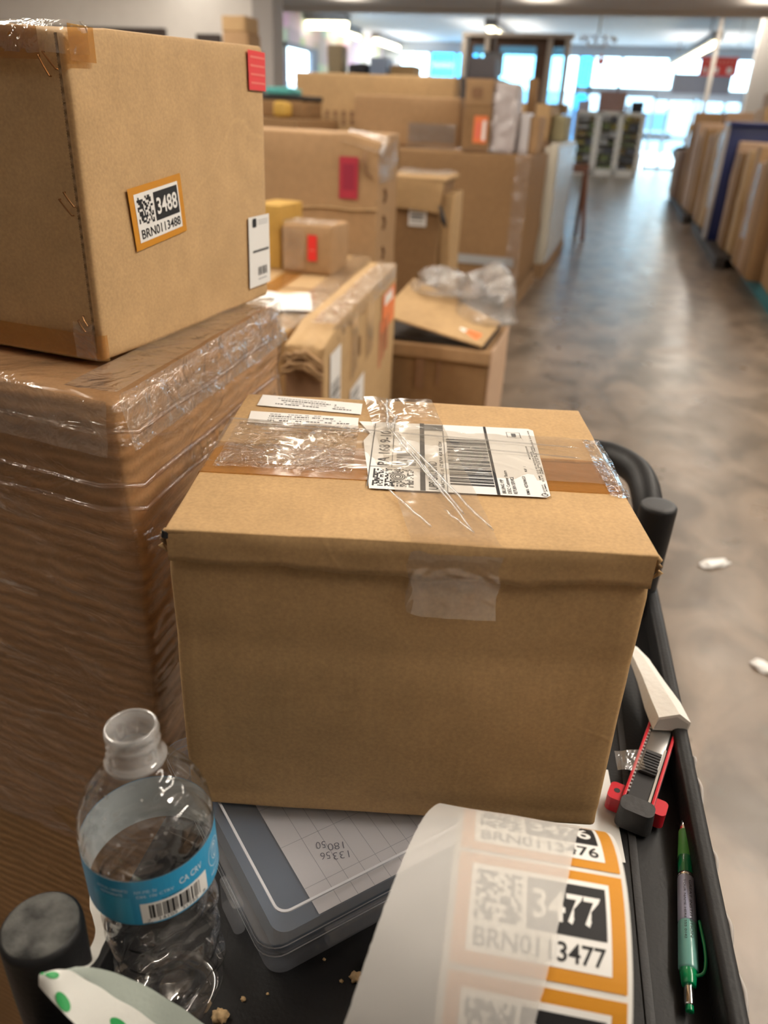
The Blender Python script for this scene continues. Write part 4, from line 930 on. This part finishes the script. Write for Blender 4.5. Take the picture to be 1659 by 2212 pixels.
def vtext(s_, u, v0, v1, h, bold=.01): # text reading away from the viewer, up = left
    a = Art(lambda x, y, l: Vector((u-y, v0+x, Z+.0010+l)), lift=.00015); a.text(s_, 0, 0, v1-v0, h, black, 2, bold); b = len(tl.V); tl.V += a.V; tl.F += [tuple(i+b for i in q) for q in a.F]; tl.mi += [tl.mat(black)]*len(a.F)
vtext('PA 168 9-10', .1245, .101, .166, .0082, .02)
vtext('UPS GROUND', .1575, .0665, .112, .0062, .015)
vtext('TRACKING #: 1Z 87W 458 90 1234', .1620, .0665, .150, .0026)
vtext('BILLING: P/P', .2010, .0665, .088, .0024); vtext('DESC: Customer Return', .2047, .0665, .103, .0024); vtext('RETURN SERVICE', .2084, .0665, .093, .0024)
vtext('RMA: 427604653', .2165, .0665, .095, .0022); vtext('REF  1', .2190, .103, .112, .0016)
for u, a_, b_ in ((.2268, .068, .083), (.2268, .090, .140), (.2285, .072, .15), (.2300, .10, .182), (.2245, .125, .15)): vtext('XML 22.0 R2 06/2024 NV45', u, a_, b_, .0012)
tl.ring(.2258, .0675, .0022, .0007, grey, 2)
tl.build('shipping_label', MB_)
def small_label(pts, name, seed):
    a = Art(topm(Z, .0008), lift=.00015); a.poly(pts, white2, 1); rnd = random.Random(seed)
    (x0, y0), (x1, y1) = pts[0], pts[2]
    sl = (pts[1][1]-pts[0][1])/(pts[1][0]-pts[0][0])
    for r in range(4):
        x = x0+.014
        while x < x1-.006-.008*r:
            wv = rnd.uniform(.0008, .003); yb = y0+.006+r*.0045+sl*(x-x0)
            if rnd.random() < .8: a.poly([(x, yb), (x+wv, yb+sl*wv), (x+wv, yb+.0022+sl*wv), (x, yb+.0022)], pale_grey if r % 2 else grey, 2)
            x += wv+.0006
    a.build(name, MB_)
small_label([(.014, .2097), (.0990, .2007), (.0986, .2266), (.0139, .2367)], 'address_label', 3)
small_label([(.0140, .1695), (.0985, .1705), (.0978, .1925), (.0118, .1955)], 'address_label', 4)
# crossing tape runs over the label, down the front face
rows_ = []
for j in range(46):
    t = j/45; y = MD*(1-t); xl = .0985+(.1397-.0985)*t; xr = .1560+(.1895-.1560)*t
    rows_.append([(xl+(xr-xl)*i/22, y, Z+.0022+.0010*sin(i*.55+t*6)*sin(i*.2)*(1-.5*t)) for i in range(23)])
for z, yo in ((Z-.001, -.0015), (Z-.006, -.0045), (Z-.014, -.0050), (Z-.024, -.0050), (Z-.032, -.0052), (Z-.040, -.0054), (Z-.048, -.0056)):
    rows_.append([(.1395+.0005*(Z-z)*0+(.0525)*i/22+(.0012*sin(z*300) if i in (0, 22) else 0), yo-.0002*sin(i*.8), z+(.0035*max(0, 4-i)/4 if z < Z-.045 else 0)) for i in range(23)])
strip('cross_tape', rows_, tape_clear2, MB_, .0005, 3, 60)
# shiny wrinkle ridges pulled across the tape
for k, (a, b, r) in enumerate((((.118, .238), (.1215, .165), .0011), ((.1225, .168), (.176, .010), .0007), ((.129, .160), (.187, .012), .0008), ((.131, .150), (.160, .060), .0006), ((.146, .105), (.172, .030), .0007), ((.125, .060), (.152, .012), .0007), ((.160, .035), (.176, .008), .0006), ((.0, .172), (.12, .160), .0008), ((.120, .160), (.262, .148), .0006), ((.02, .160), (.112, .157), .0006), ((.18, .137), (.26, .128), .0006), ((.112, .235), (.128, .188), .0008), ((.128, .2), (.124, .17), .0013))):
    m_ = 14; pts = [(a[0]+(b[0]-a[0])*i/m_+.0012*noise.noise(Vector((i*.4, k*3, 0))), a[1]+(b[1]-a[1])*i/m_, Z+.0030) for i in range(m_+1)]
    V, F = tube_geo(pts, [.0002]+[r]*(m_-1)+[.0002], 8); mesh('tape_wrinkle', V, F, film('wrinkle_film', (.97, .97, .97), .12, 1, 30, .3, .05, hazecol=(.9, .9, .9)), MB_, True)
seam = Art(topm(Z, .0003), lift=.0001); seam.poly([(.016, .1268), (.04, .1262), (.0585, .1272), (.0585, .1283), (.04, .1285), (.016, .1277)], black, 1); seam.build('seam_gap', MB_)

# ================================================================== LABEL ROLL
RR, RW = .0766, .0762
ph, tphi = .118, 0
ra = Vector((cos(ph), sin(ph), 0)); rn = Vector((sin(ph), -cos(ph), 0)); rz = Vector((0, 0, 1))
RL = empty('label_roll', (-.0247, .254, TZ), 0, 'big roll of amber numbered inventory tags with pale backing, on the tray', 'roll')
rc = Vector((0, 0, RR+.0022))
def cyl(s_, arc, h): # s along the axis, arc measured up the front from horizontal
    t = arc/RR; return rc+ra*s_+(rn*cos(t)+rz*sin(t))*(RR+h)
liner = simple('liner_paper', (.72, .70, .66), .55)
def cylshell(s0, s1, r_out, r_in, n=96):
    V, F = [], []
    for k in range(n):
        t = 2*pi*k/n; d = rn*cos(t)+rz*sin(t)
        for s_, r in ((s0, r_out), (s1, r_out), (s1, r_in), (s0, r_in)): V.append(rc+ra*s_+d*r)
    for k in range(n):
        q = (k+1) % n
        for e in range(4): F.append((4*k+e, 4*k+(e+1) % 4, 4*q+(e+1) % 4, 4*q+e))
    return V, F
V, F = cylshell(-.0025, RW+.0022, RR, .0385); mesh('wound_layers', V, F, liner, RL, True)
V, F = cylshell(-.0025, RW+.0022, .0383, .036); mesh('core', V, F, cb_e, RL, True)
pitch = .0535; arc0 = 1.689*RR
for k, num in ((-1, '3475'), (0, '3476'), (1, '3477'), (2, '3478'), (3, '3479')):
    top_ = arc0-(k-1)*pitch; a = Art(lambda x, y, l, b=top_-pitch+.0014: cyl(x, b+y, l+.0002), .004, .00018)
    inventory_label(a, 0, 0, RW, .0508, num, 'BRN011'+num, 20+k); a.build('inventory_tag', RL)
# outermost turn of empty backing, drifting off to the left
backing = film('backing_translucent', (.86, .84, .80), .50, .05, 10, .05, .5, hazecol=(.86, .84, .81))
V, F = [], []; n = 110; mS = 16
for k in range(n+1):
    t = 2.75-3.3*k/n; off = -.0125-.0160*max(0, 2.40-t); lift = .0011+.0006*max(0, 2.4-t)+.0005*noise.noise(Vector((t*2, 0, 0)))
    for i in range(mS+1):
        u = i/mS; s_ = off+.0765*u+.0004*noise.noise(Vector((t*30, i, 0)))*(1 if i in (0, mS) else 0); V.append(rc+ra*s_+(rn*cos(t)+rz*sin(t))*(RR+lift+.0005*noise.noise(Vector((t*3, u*3, 2)))))
for k in range(n):
    for i in range(mS): F.append((k*(mS+1)+i, (k+1)*(mS+1)+i, (k+1)*(mS+1)+i+1, k*(mS+1)+i+1))
mesh('loose_backing', V, F, backing, RL, True)

# ================================================================== BOTTLE
BO = empty('water_bottle', (-.1805, .2380, TZ+.0006), 0, 'open clear plastic water bottle with a blue wrap label', 'bottle')
BO.rotation_euler = (0, rad(-1.6), 0)
pet = film('pet_clear', (.98, .98, .98), .012, 1.0, 38, .7, .03, (1, 1, 1.5), (.9, .9, .9), .008, 1)
prof = [(.010, .006), (.018, .003), (.024, .0005), (.0285, .002), (.0315, .007), (.0325, .014), (.0330, .022)]
z = .026
while z < .104: prof.append((.0334, z)); z += .0025
prof += [(.0345, .1055), (.0362, .108), (.0368, .112), (.0368, .125), (.0368, .139), (.0371, .1425), (.0370, .147), (.0362, .153), (.0340, .160), (.0305, .167), (.0258, .1735), (.0200, .179), (.0160, .1825), (.0148, .185)]
def bfn(r, z, a):
    if z < .010 and r > .012: return r*(1-.05*(.5+.5*cos(5*a)))
    if .02 < z < .106:
        e = min(1, (z-.02)/.01)*min(1, (.106-z)/.01)
        return r+e*(.0013*sin(z*2*pi/.0165+1.6*sin(3*a))-.0012*abs(sin(2.5*a+z*70))-.001*sin(5*a-z*120)-.0012*math.exp(-((z-.062)/.012)**2))
    return r
V, F = lathe_geo(prof, 120, bfn); V = [Vector((v.x*BS, v.y*BS, v.z)) for v in V]; body = mesh('bottle_body', V, F, pet, BO, True)
bm = bmesh.new(); bm.from_mesh(body.data); c = [v for v in bm.verts if abs(v.co.z-.006) < 1e-6]; bm.faces.new(sorted(c, key=lambda v: math.atan2(v.co.y, v.co.x))); bm.to_mesh(body.data); bm.free()
# neck with threads; a real wall so it reads as a rim
neckm = film('pet_neck', (.95, .95, .95), .26, 1.0, 20, .1, .05, hazecol=(.85, .85, .85))
np_ = [(.0148, .185), (.0165, .1860), (.0166, .1876), (.0146, .1886), (.0138, .1910), (.0138, .1925), (.0144, .1938), (.0138, .1951), (.0138, .1968), (.0144, .1980), (.0138, .1992), (.0138, .2015), (.0144, .2025), (.0142, .2040), (.0137, .2062), (.0130, .2068), (.0122, .2062), (.0120, .2000), (.0120, .190), (.0134, .184)]
V, F = lathe_geo(np_, 72, lambda r, z, a: r+(.0004*sin(a+z*900) if .190 < z < .203 and r > .013 else 0)); V = [Vector((v.x*BS, v.y*BS, v.z)) for v in V]; mesh('neck', V, F, neckm, BO, True)
lblue = simple('label_blue', (.035, .33, .60), .35); lblue2 = simple('label_blue_mid', (.06, .42, .68), .35); lwh = simple('label_white_ink', (.62, .78, .88), .4); linner = simple('label_reverse', (.60, .66, .68), .6)
a0 = math.atan2(-.2426, .1818)       # towards the camera
def bmap(s_, z, l): t = a0+s_/.0337; r = .0337+l; return Vector((r*cos(t), r*sin(t), z))
lb_ = Art(bmap, .003, .0001)
circ = 2*pi*.0337
lb_.rect(-circ/2, .1085, circ/2, .1395, lblue, 1)
lb_.rect(-.034, .1095, -.0125, .128, lblue2, 2)
lb_.rect(-.0085, .1095, .0275, .1235, white2, 2); lb_.bars(-.0045, .1125, .0225, .1220, black, 3, 62, 7)
lb_.text('7   14103  31792   8', -.0060, .1102, .0255, .1120, black, 3, .0); lb_.text('NGR', -.0075, .1087, -.0035, .1100, black, 3, 0); lb_.text('TCS4010', .002, .1238, .012, .1250, black, 3, 0)
lb_.text('CA CRV', .0115, .1282, .0250, .1325, lwh, 3, .012); lb_.text('NY-ME: 5¢', -.0100, .1305, .0005, .1330, lwh, 3, 0); lb_.text('OH: 10¢ CTRV', -.0095, .1272, .0085, .1297, lwh, 3, 0)
lb_.text('ARTIFICIAL CARBONATED', -.0300, .1320, -.0130, .1340, lwh, 3, 0); lb_.text('REFRIGERATE', -.028, .1290, -.016, .1308, lwh, 3, 0)
lb_.ring(.0375, .1255, .0068, .0004, lwh, 3, 1.25); lb_.ring(.0375, .1265, .0035, .0004, lwh, 3, 1.6); lb_.ring(.0375, .1265, .0015, .0004, lwh, 3, 3.2); lb_.text('RECYCLE', .032, .1125, .043, .1145, lwh, 3, 0)
lb_.build('wrap_label', BO)
V, F = [], []; n = 96
for k in range(n): t = 2*pi*k/n; V += [Vector((.03355*cos(t), .03355*sin(t), .1087)), Vector((.03355*cos(t), .03355*sin(t), .1393))]
for k in range(n): q = (k+1) % n; F.append((2*k, 2*k+1, 2*q+1, 2*q))
mesh('label_reverse', V, F, linner, BO, True)
dropm = film('droplet', (1, 1, 1), .1, 1, 10, .0, .02); rnd = random.Random(2); P = []
for i in range(46):
    z = rnd.uniform(.145, .178) if i < 30 else rnd.uniform(.03, .1); a = a0+rnd.uniform(-2.2, 2.2); r = .0355 if z < .155 else .0355-(z-.155)*.75
    if z < .105: r = .031
    s_ = rnd.uniform(.0004, .0011); c = Vector((r*BS*cos(a), r*BS*sin(a), z)); b = bmesh.new(); bmesh.ops.create_icosphere(b, subdivisions=1, radius=s_)
    P.append(([v.co+c for v in b.verts], [tuple(v.index for v in f.verts) for f in b.faces])); b.free()
V, F, mi = join_geo(P); tag(mesh('droplets', V, F, dropm, BO, True), kind='stuff')

# ================================================================== WRAPPER
wm = simple('wrapper_white', (.70, .70, .66), .45, bump=.3, bscale=120); wi = simple('wrapper_reverse', (.46, .52, .47), .35, bump=.3, bscale=120); wg = simple('wrapper_green', (.03, .33, .09), .45); wg2 = simple('wrapper_green_pale', (.22, .40, .27), .45)
WR = empty('torn_wrapper', (-.24, .21, TZ), 0, 'torn white wrapper with green dots in front of the bottle', 'wrapper')
def ribbon(name, A, B, mat, nv=6, amp=.0012, seed=0, n=10, fold=0):
    A, B = spline([Vector(p)-Vector((-.24, .21, TZ)) for p in A], n), spline([Vector(p)-Vector((-.24, .21, TZ)) for p in B], n); rows_ = []
    for i, (p, q) in enumerate(zip(A, B)): rows_.append([p.lerp(q, j/nv)+Vector((0, 0, fold*sin(pi*j/nv)))+noise.noise_vector(p.lerp(q, j/nv)*70+Vector((seed, 0, 0)))*amp for j in range(nv+1)])
    V, F = [], []
    for r in rows_: V += r
    m = nv+1
    for j in range(len(rows_)-1):
        for i in range(nv): F.append((j*m+i, j*m+i+1, (j+1)*m+i+1, (j+1)*m+i))
    return mesh(name, V, F, mat, WR, True), rows_
def px(x, y, z):
    d = f_+R_*((x-829.5)/1661)-U_*((y-1106)/1661); return Vector((0, 0, CAMH))+d*((z-CAMH)/d.z)
ribbon('tear_strip', [px(193, 1912, .846), px(196, 1965, .852), px(205, 2010, .862), px(190, 2060, .885), px(165, 2095, .908)], [px(212, 1908, .846), px(222, 1962, .850), px(232, 2005, .858), px(215, 2060, .882), px(178, 2108, .906)], wm, 6, .0006, 3)
f1, r1 = ribbon('sleeve_front', [px(92, 2100, .928), px(130, 2092, .927), px(190, 2118, .910), px(290, 2180, .885), px(380, 2235, .86)], [px(84, 2128, .924), px(112, 2160, .920), px(165, 2215, .908), px(240, 2290, .88), px(330, 2380, .85)], wm, 10, .0010, 5, 10, .003)
ribbon('sleeve_back', [px(165, 2088, .918), px(235, 2098, .906), px(315, 2130, .890), px(400, 2180, .870), px(455, 2225, .856)], [px(135, 2096, .922), px(200, 2124, .906), px(290, 2185, .884), px(370, 2240, .862), px(430, 2275, .85)], wi, 8, .0008, 9)
def dot(rows, i, j, ri, rj, mat):
    P = []; L = len(rows); Wn = len(rows[0])
    def at(a, b):
        a = min(max(a, 0), L-1.001); b = min(max(b, 0), Wn-1.001); ia, ib = int(a), int(b); fa, fb = a-ia, b-ib
        return rows[ia][ib].lerp(rows[ia][ib+1], fb).lerp(rows[ia+1][ib].lerp(rows[ia+1][ib+1], fb), fa)
    V = []; F = []; R_n = 4; K = 20
    for r in range(R_n+1):
        for k in range(K):
            t = 2*pi*k/K; V.append(at(i+ri*r/R_n*cos(t), j+rj*r/R_n*sin(t))+Vector((-.0001, -.0003, .0007)))
    for r in range(R_n):
        for k in range(K): q = (k+1) % K; F.append((r*K+k, r*K+q, (r+1)*K+q, (r+1)*K+k))
    return V, F
G = [dot(r1, 8, 3.0, 3.2, 1.6, 0), dot(r1, 2.6, 2.4, 1.4, 1.8, 0), dot(r1, 15, 8.0, 3, 1.6, 0), dot(r1, 30, 5, 3, 1.3, 0)]
for V, F in G: mesh('printed_dot', V, F, wg, WR, True)

# ================================================================== CUTTER, FOAM, PEN
CU = empty('box_cutter', (.0805, .452, TZ+.001), rad(-12.5), 'red and black box cutter lying beside the big carton', 'cutter')
cred = simple('cutter_red', (.55, .015, .03), .35); cblk = simple('cutter_black', (.03, .03, .032), .5, bump=.2, bscale=200)
# local y away from the viewer, x to the right
V, F = closed_prism(-.012, .012, .0, .130, .010, .0175, .005); mesh('handle_body', V, F, cblk, CU)
for sx in (-1, 1): rbox('rail', sx*.0105-.0012, sx*.0105+.0012, .008, .135, .0165, .0205, cred, CU, .0006, 3)
V, F = closed_prism(-.0225, -.008, .004, .022, .004, .0170, .004); mesh('end_lug', V, F, cred, CU)
V, F = closed_prism(.009, .021, .006, .022, .004, .0170, .004); mesh('end_lug', V, F, cred, CU)
V, F = lathe_geo([(.0024, .0171), (.0001, .0171)], 16); h_ = mesh('lug_hole', V, F, black, CU); h_.location = (-.0165, .0135, 0.0001)
V, F = closed_prism(-.0115, .0135, -.006, .010, .003, .0215, .006, -.001); mesh('end_cap', V, F, cblk, CU)
bx('channel', -.0085, .0085, .010, .128, .0176, .0182, black, CU)
rbox('blade', -.0075, .0075, .050, .134, .0183, .0189, steel, CU, .0002, 2)
V, F, mi = join_geo([plain_box(-.0095, -.0080, .014+.0042*k, .0160+.0042*k, .0182, .0205) for k in range(24)]); mesh('rack_teeth', V, F, simple('teeth_grey', (.3, .3, .3), .4), CU)
V, F, mi = join_geo([plain_box(-.0062, .0062, .040, .066, .019, .0215)]+[plain_box(-.0062, .0062, .042+.0032*k, .0437+.0032*k, .0215, .0228) for k in range(7)]); mesh('slider', V, F, cblk, CU)
bx('spring_strip', .0068, .0085, .010, .075, .0183, .0195, simple('strip_grey', (.45, .42, .38), .4), CU)
# torn scrap of clear film left of the cutter
o = sheet('film_scrap', [(0, 0, 0), (.02, .004, .004), (.016, .02, .008), (-.004, .014, .006)], bagm, None, 8, 8, .004, 3, 90); o.location = (.0665, .484, TZ+.022); tag(o, 'small crumpled clear film scrap left of the box cutter', 'film')
# white foam piece
foam = simple('foam_white', (.72, .70, .66), .8, bump=.3, bscale=200)
FO = empty('foam_block', (.0965, .590, TZ+.022), rad(15), 'white bent foam piece resting on the far end of the cutter', 'foam')
def foam_geo():
    secs = [(-.044, .0150, .018), (-.018, .0140, .016), (.016, .011, .012), (.048, .008, .008), (.07, .004, .003)]; V, F = [], []
    for i, (y, hw, hh) in enumerate(secs):
        pr_ = [(-hw, 0), (hw, 0), (hw*1.05, hh*.55), (hw*.25, hh), (-hw*.8, hh*.75)]
        for x, z in pr_: V.append(Vector((x+.002*noise.noise(Vector((y*40, x*80, 1)))-.10*max(0, y)*.25, y, z+.0018*noise.noise(Vector((y*50, x*50, 5))))))
    for i in range(len(secs)-1):
        for k in range(5): F.append((5*i+k, 5*i+(k+1) % 5, 5*i+5+(k+1) % 5, 5*i+5+k))
    F += [(4, 3, 2, 1, 0), (20, 21, 22, 23, 24)]; return V, F
V, F = foam_geo(); mesh('foam_body', V, F, foam, FO)
mesh('torn_end_shade', [Vector((-.0135, -.0444, .001)), Vector((.0135, -.0444, .001)), Vector((.014, -.0444, .008)), Vector((.003, -.0444, .015)), Vector((-.011, -.0444, .011))], [(0, 1, 2, 3, 4)], simple('foam_shadow', (.45, .43, .41), .9), FO)  # darker end face, shade painted into the foam colour
# pen
PE = empty('ballpoint_pen', (.1150, .318, TZ+.0062), rad(-1.5), 'green retractable pen lying along the right lip of the cart', 'pen')
pg = simple('pen_green', (.0, .20, .07), .25, coat=.5); pg2 = simple('pen_grip', (.10, .42, .10), .5); pb_ = simple('pen_barrel', (.30, .31, .42), .3, coat=.4); pc = simple('pen_teal', (.12, .30, .27), .3, coat=.4)
def cylp(name, y0, y1, r0_, r1_, mat, n=20):
    V, F = tube_geo([(0, y0, 0), (0, y0+(y1-y0)*.05, 0), (0, y1-(y1-y0)*.05, 0), (0, y1, 0)], [r0_*.9, r0_, r1_, r1_*.9], n); return mesh(name, V, F, mat, PE, True)
cylp('clicker_tip', .0, .004, .0024, .0024, pg); cylp('clicker', .0035, .017, .0031, .0031, chrome); cylp('collar', .016, .026, .0044, .0056, pg); cylp('barrel', .0255, .060, .0062, .0060, pc); cylp('barrel', .059, .096, .0060, .0058, pb_)
cylp('ring', .095, .098, .0058, .0056, chrome); cylp('grip_base', .0975, .115, .0054, .0052, pg); cylp('grip', .112, .138, .0053, .0044, pg2); cylp('nose_cone', .1375, .152, .0040, .0012, chrome); cylp('nib', .151, .155, .0008, .0006, steel)
V, F = tube_geo(spline([(.0035, .022, .003), (.0085, .026, .004), (.0095, .040, .004), (.0070, .062, .003)], 6), .0011, 8); mesh('clip', V, F, pg, PE, True)
pt_ = Art(lambda x, y, l: Vector(((.0061+l)*sin(y/.0061), x, (.0061+l)*cos(y/.0061))), .002, .0001)
def ptx(s_, y, x0, x1, h):
    V, F = text_geo(s_, 0); a0_ = min(v[0] for v in V); a1_ = max(v[0] for v in V)
    pt_.add([(x1-(x1-x0)*(v[0]-a0_)/(a1_-a0_), y+h*v[1]) for v in V], [tuple(reversed(q)) for q in F], black, 2)
ptx('GREAT INSTITUTION', .0005, .046, .090, .0024); ptx('YOUR NAME HERE 555 0142', -.0030, .044, .090, .0020); pt_.build('printed_text', PE)
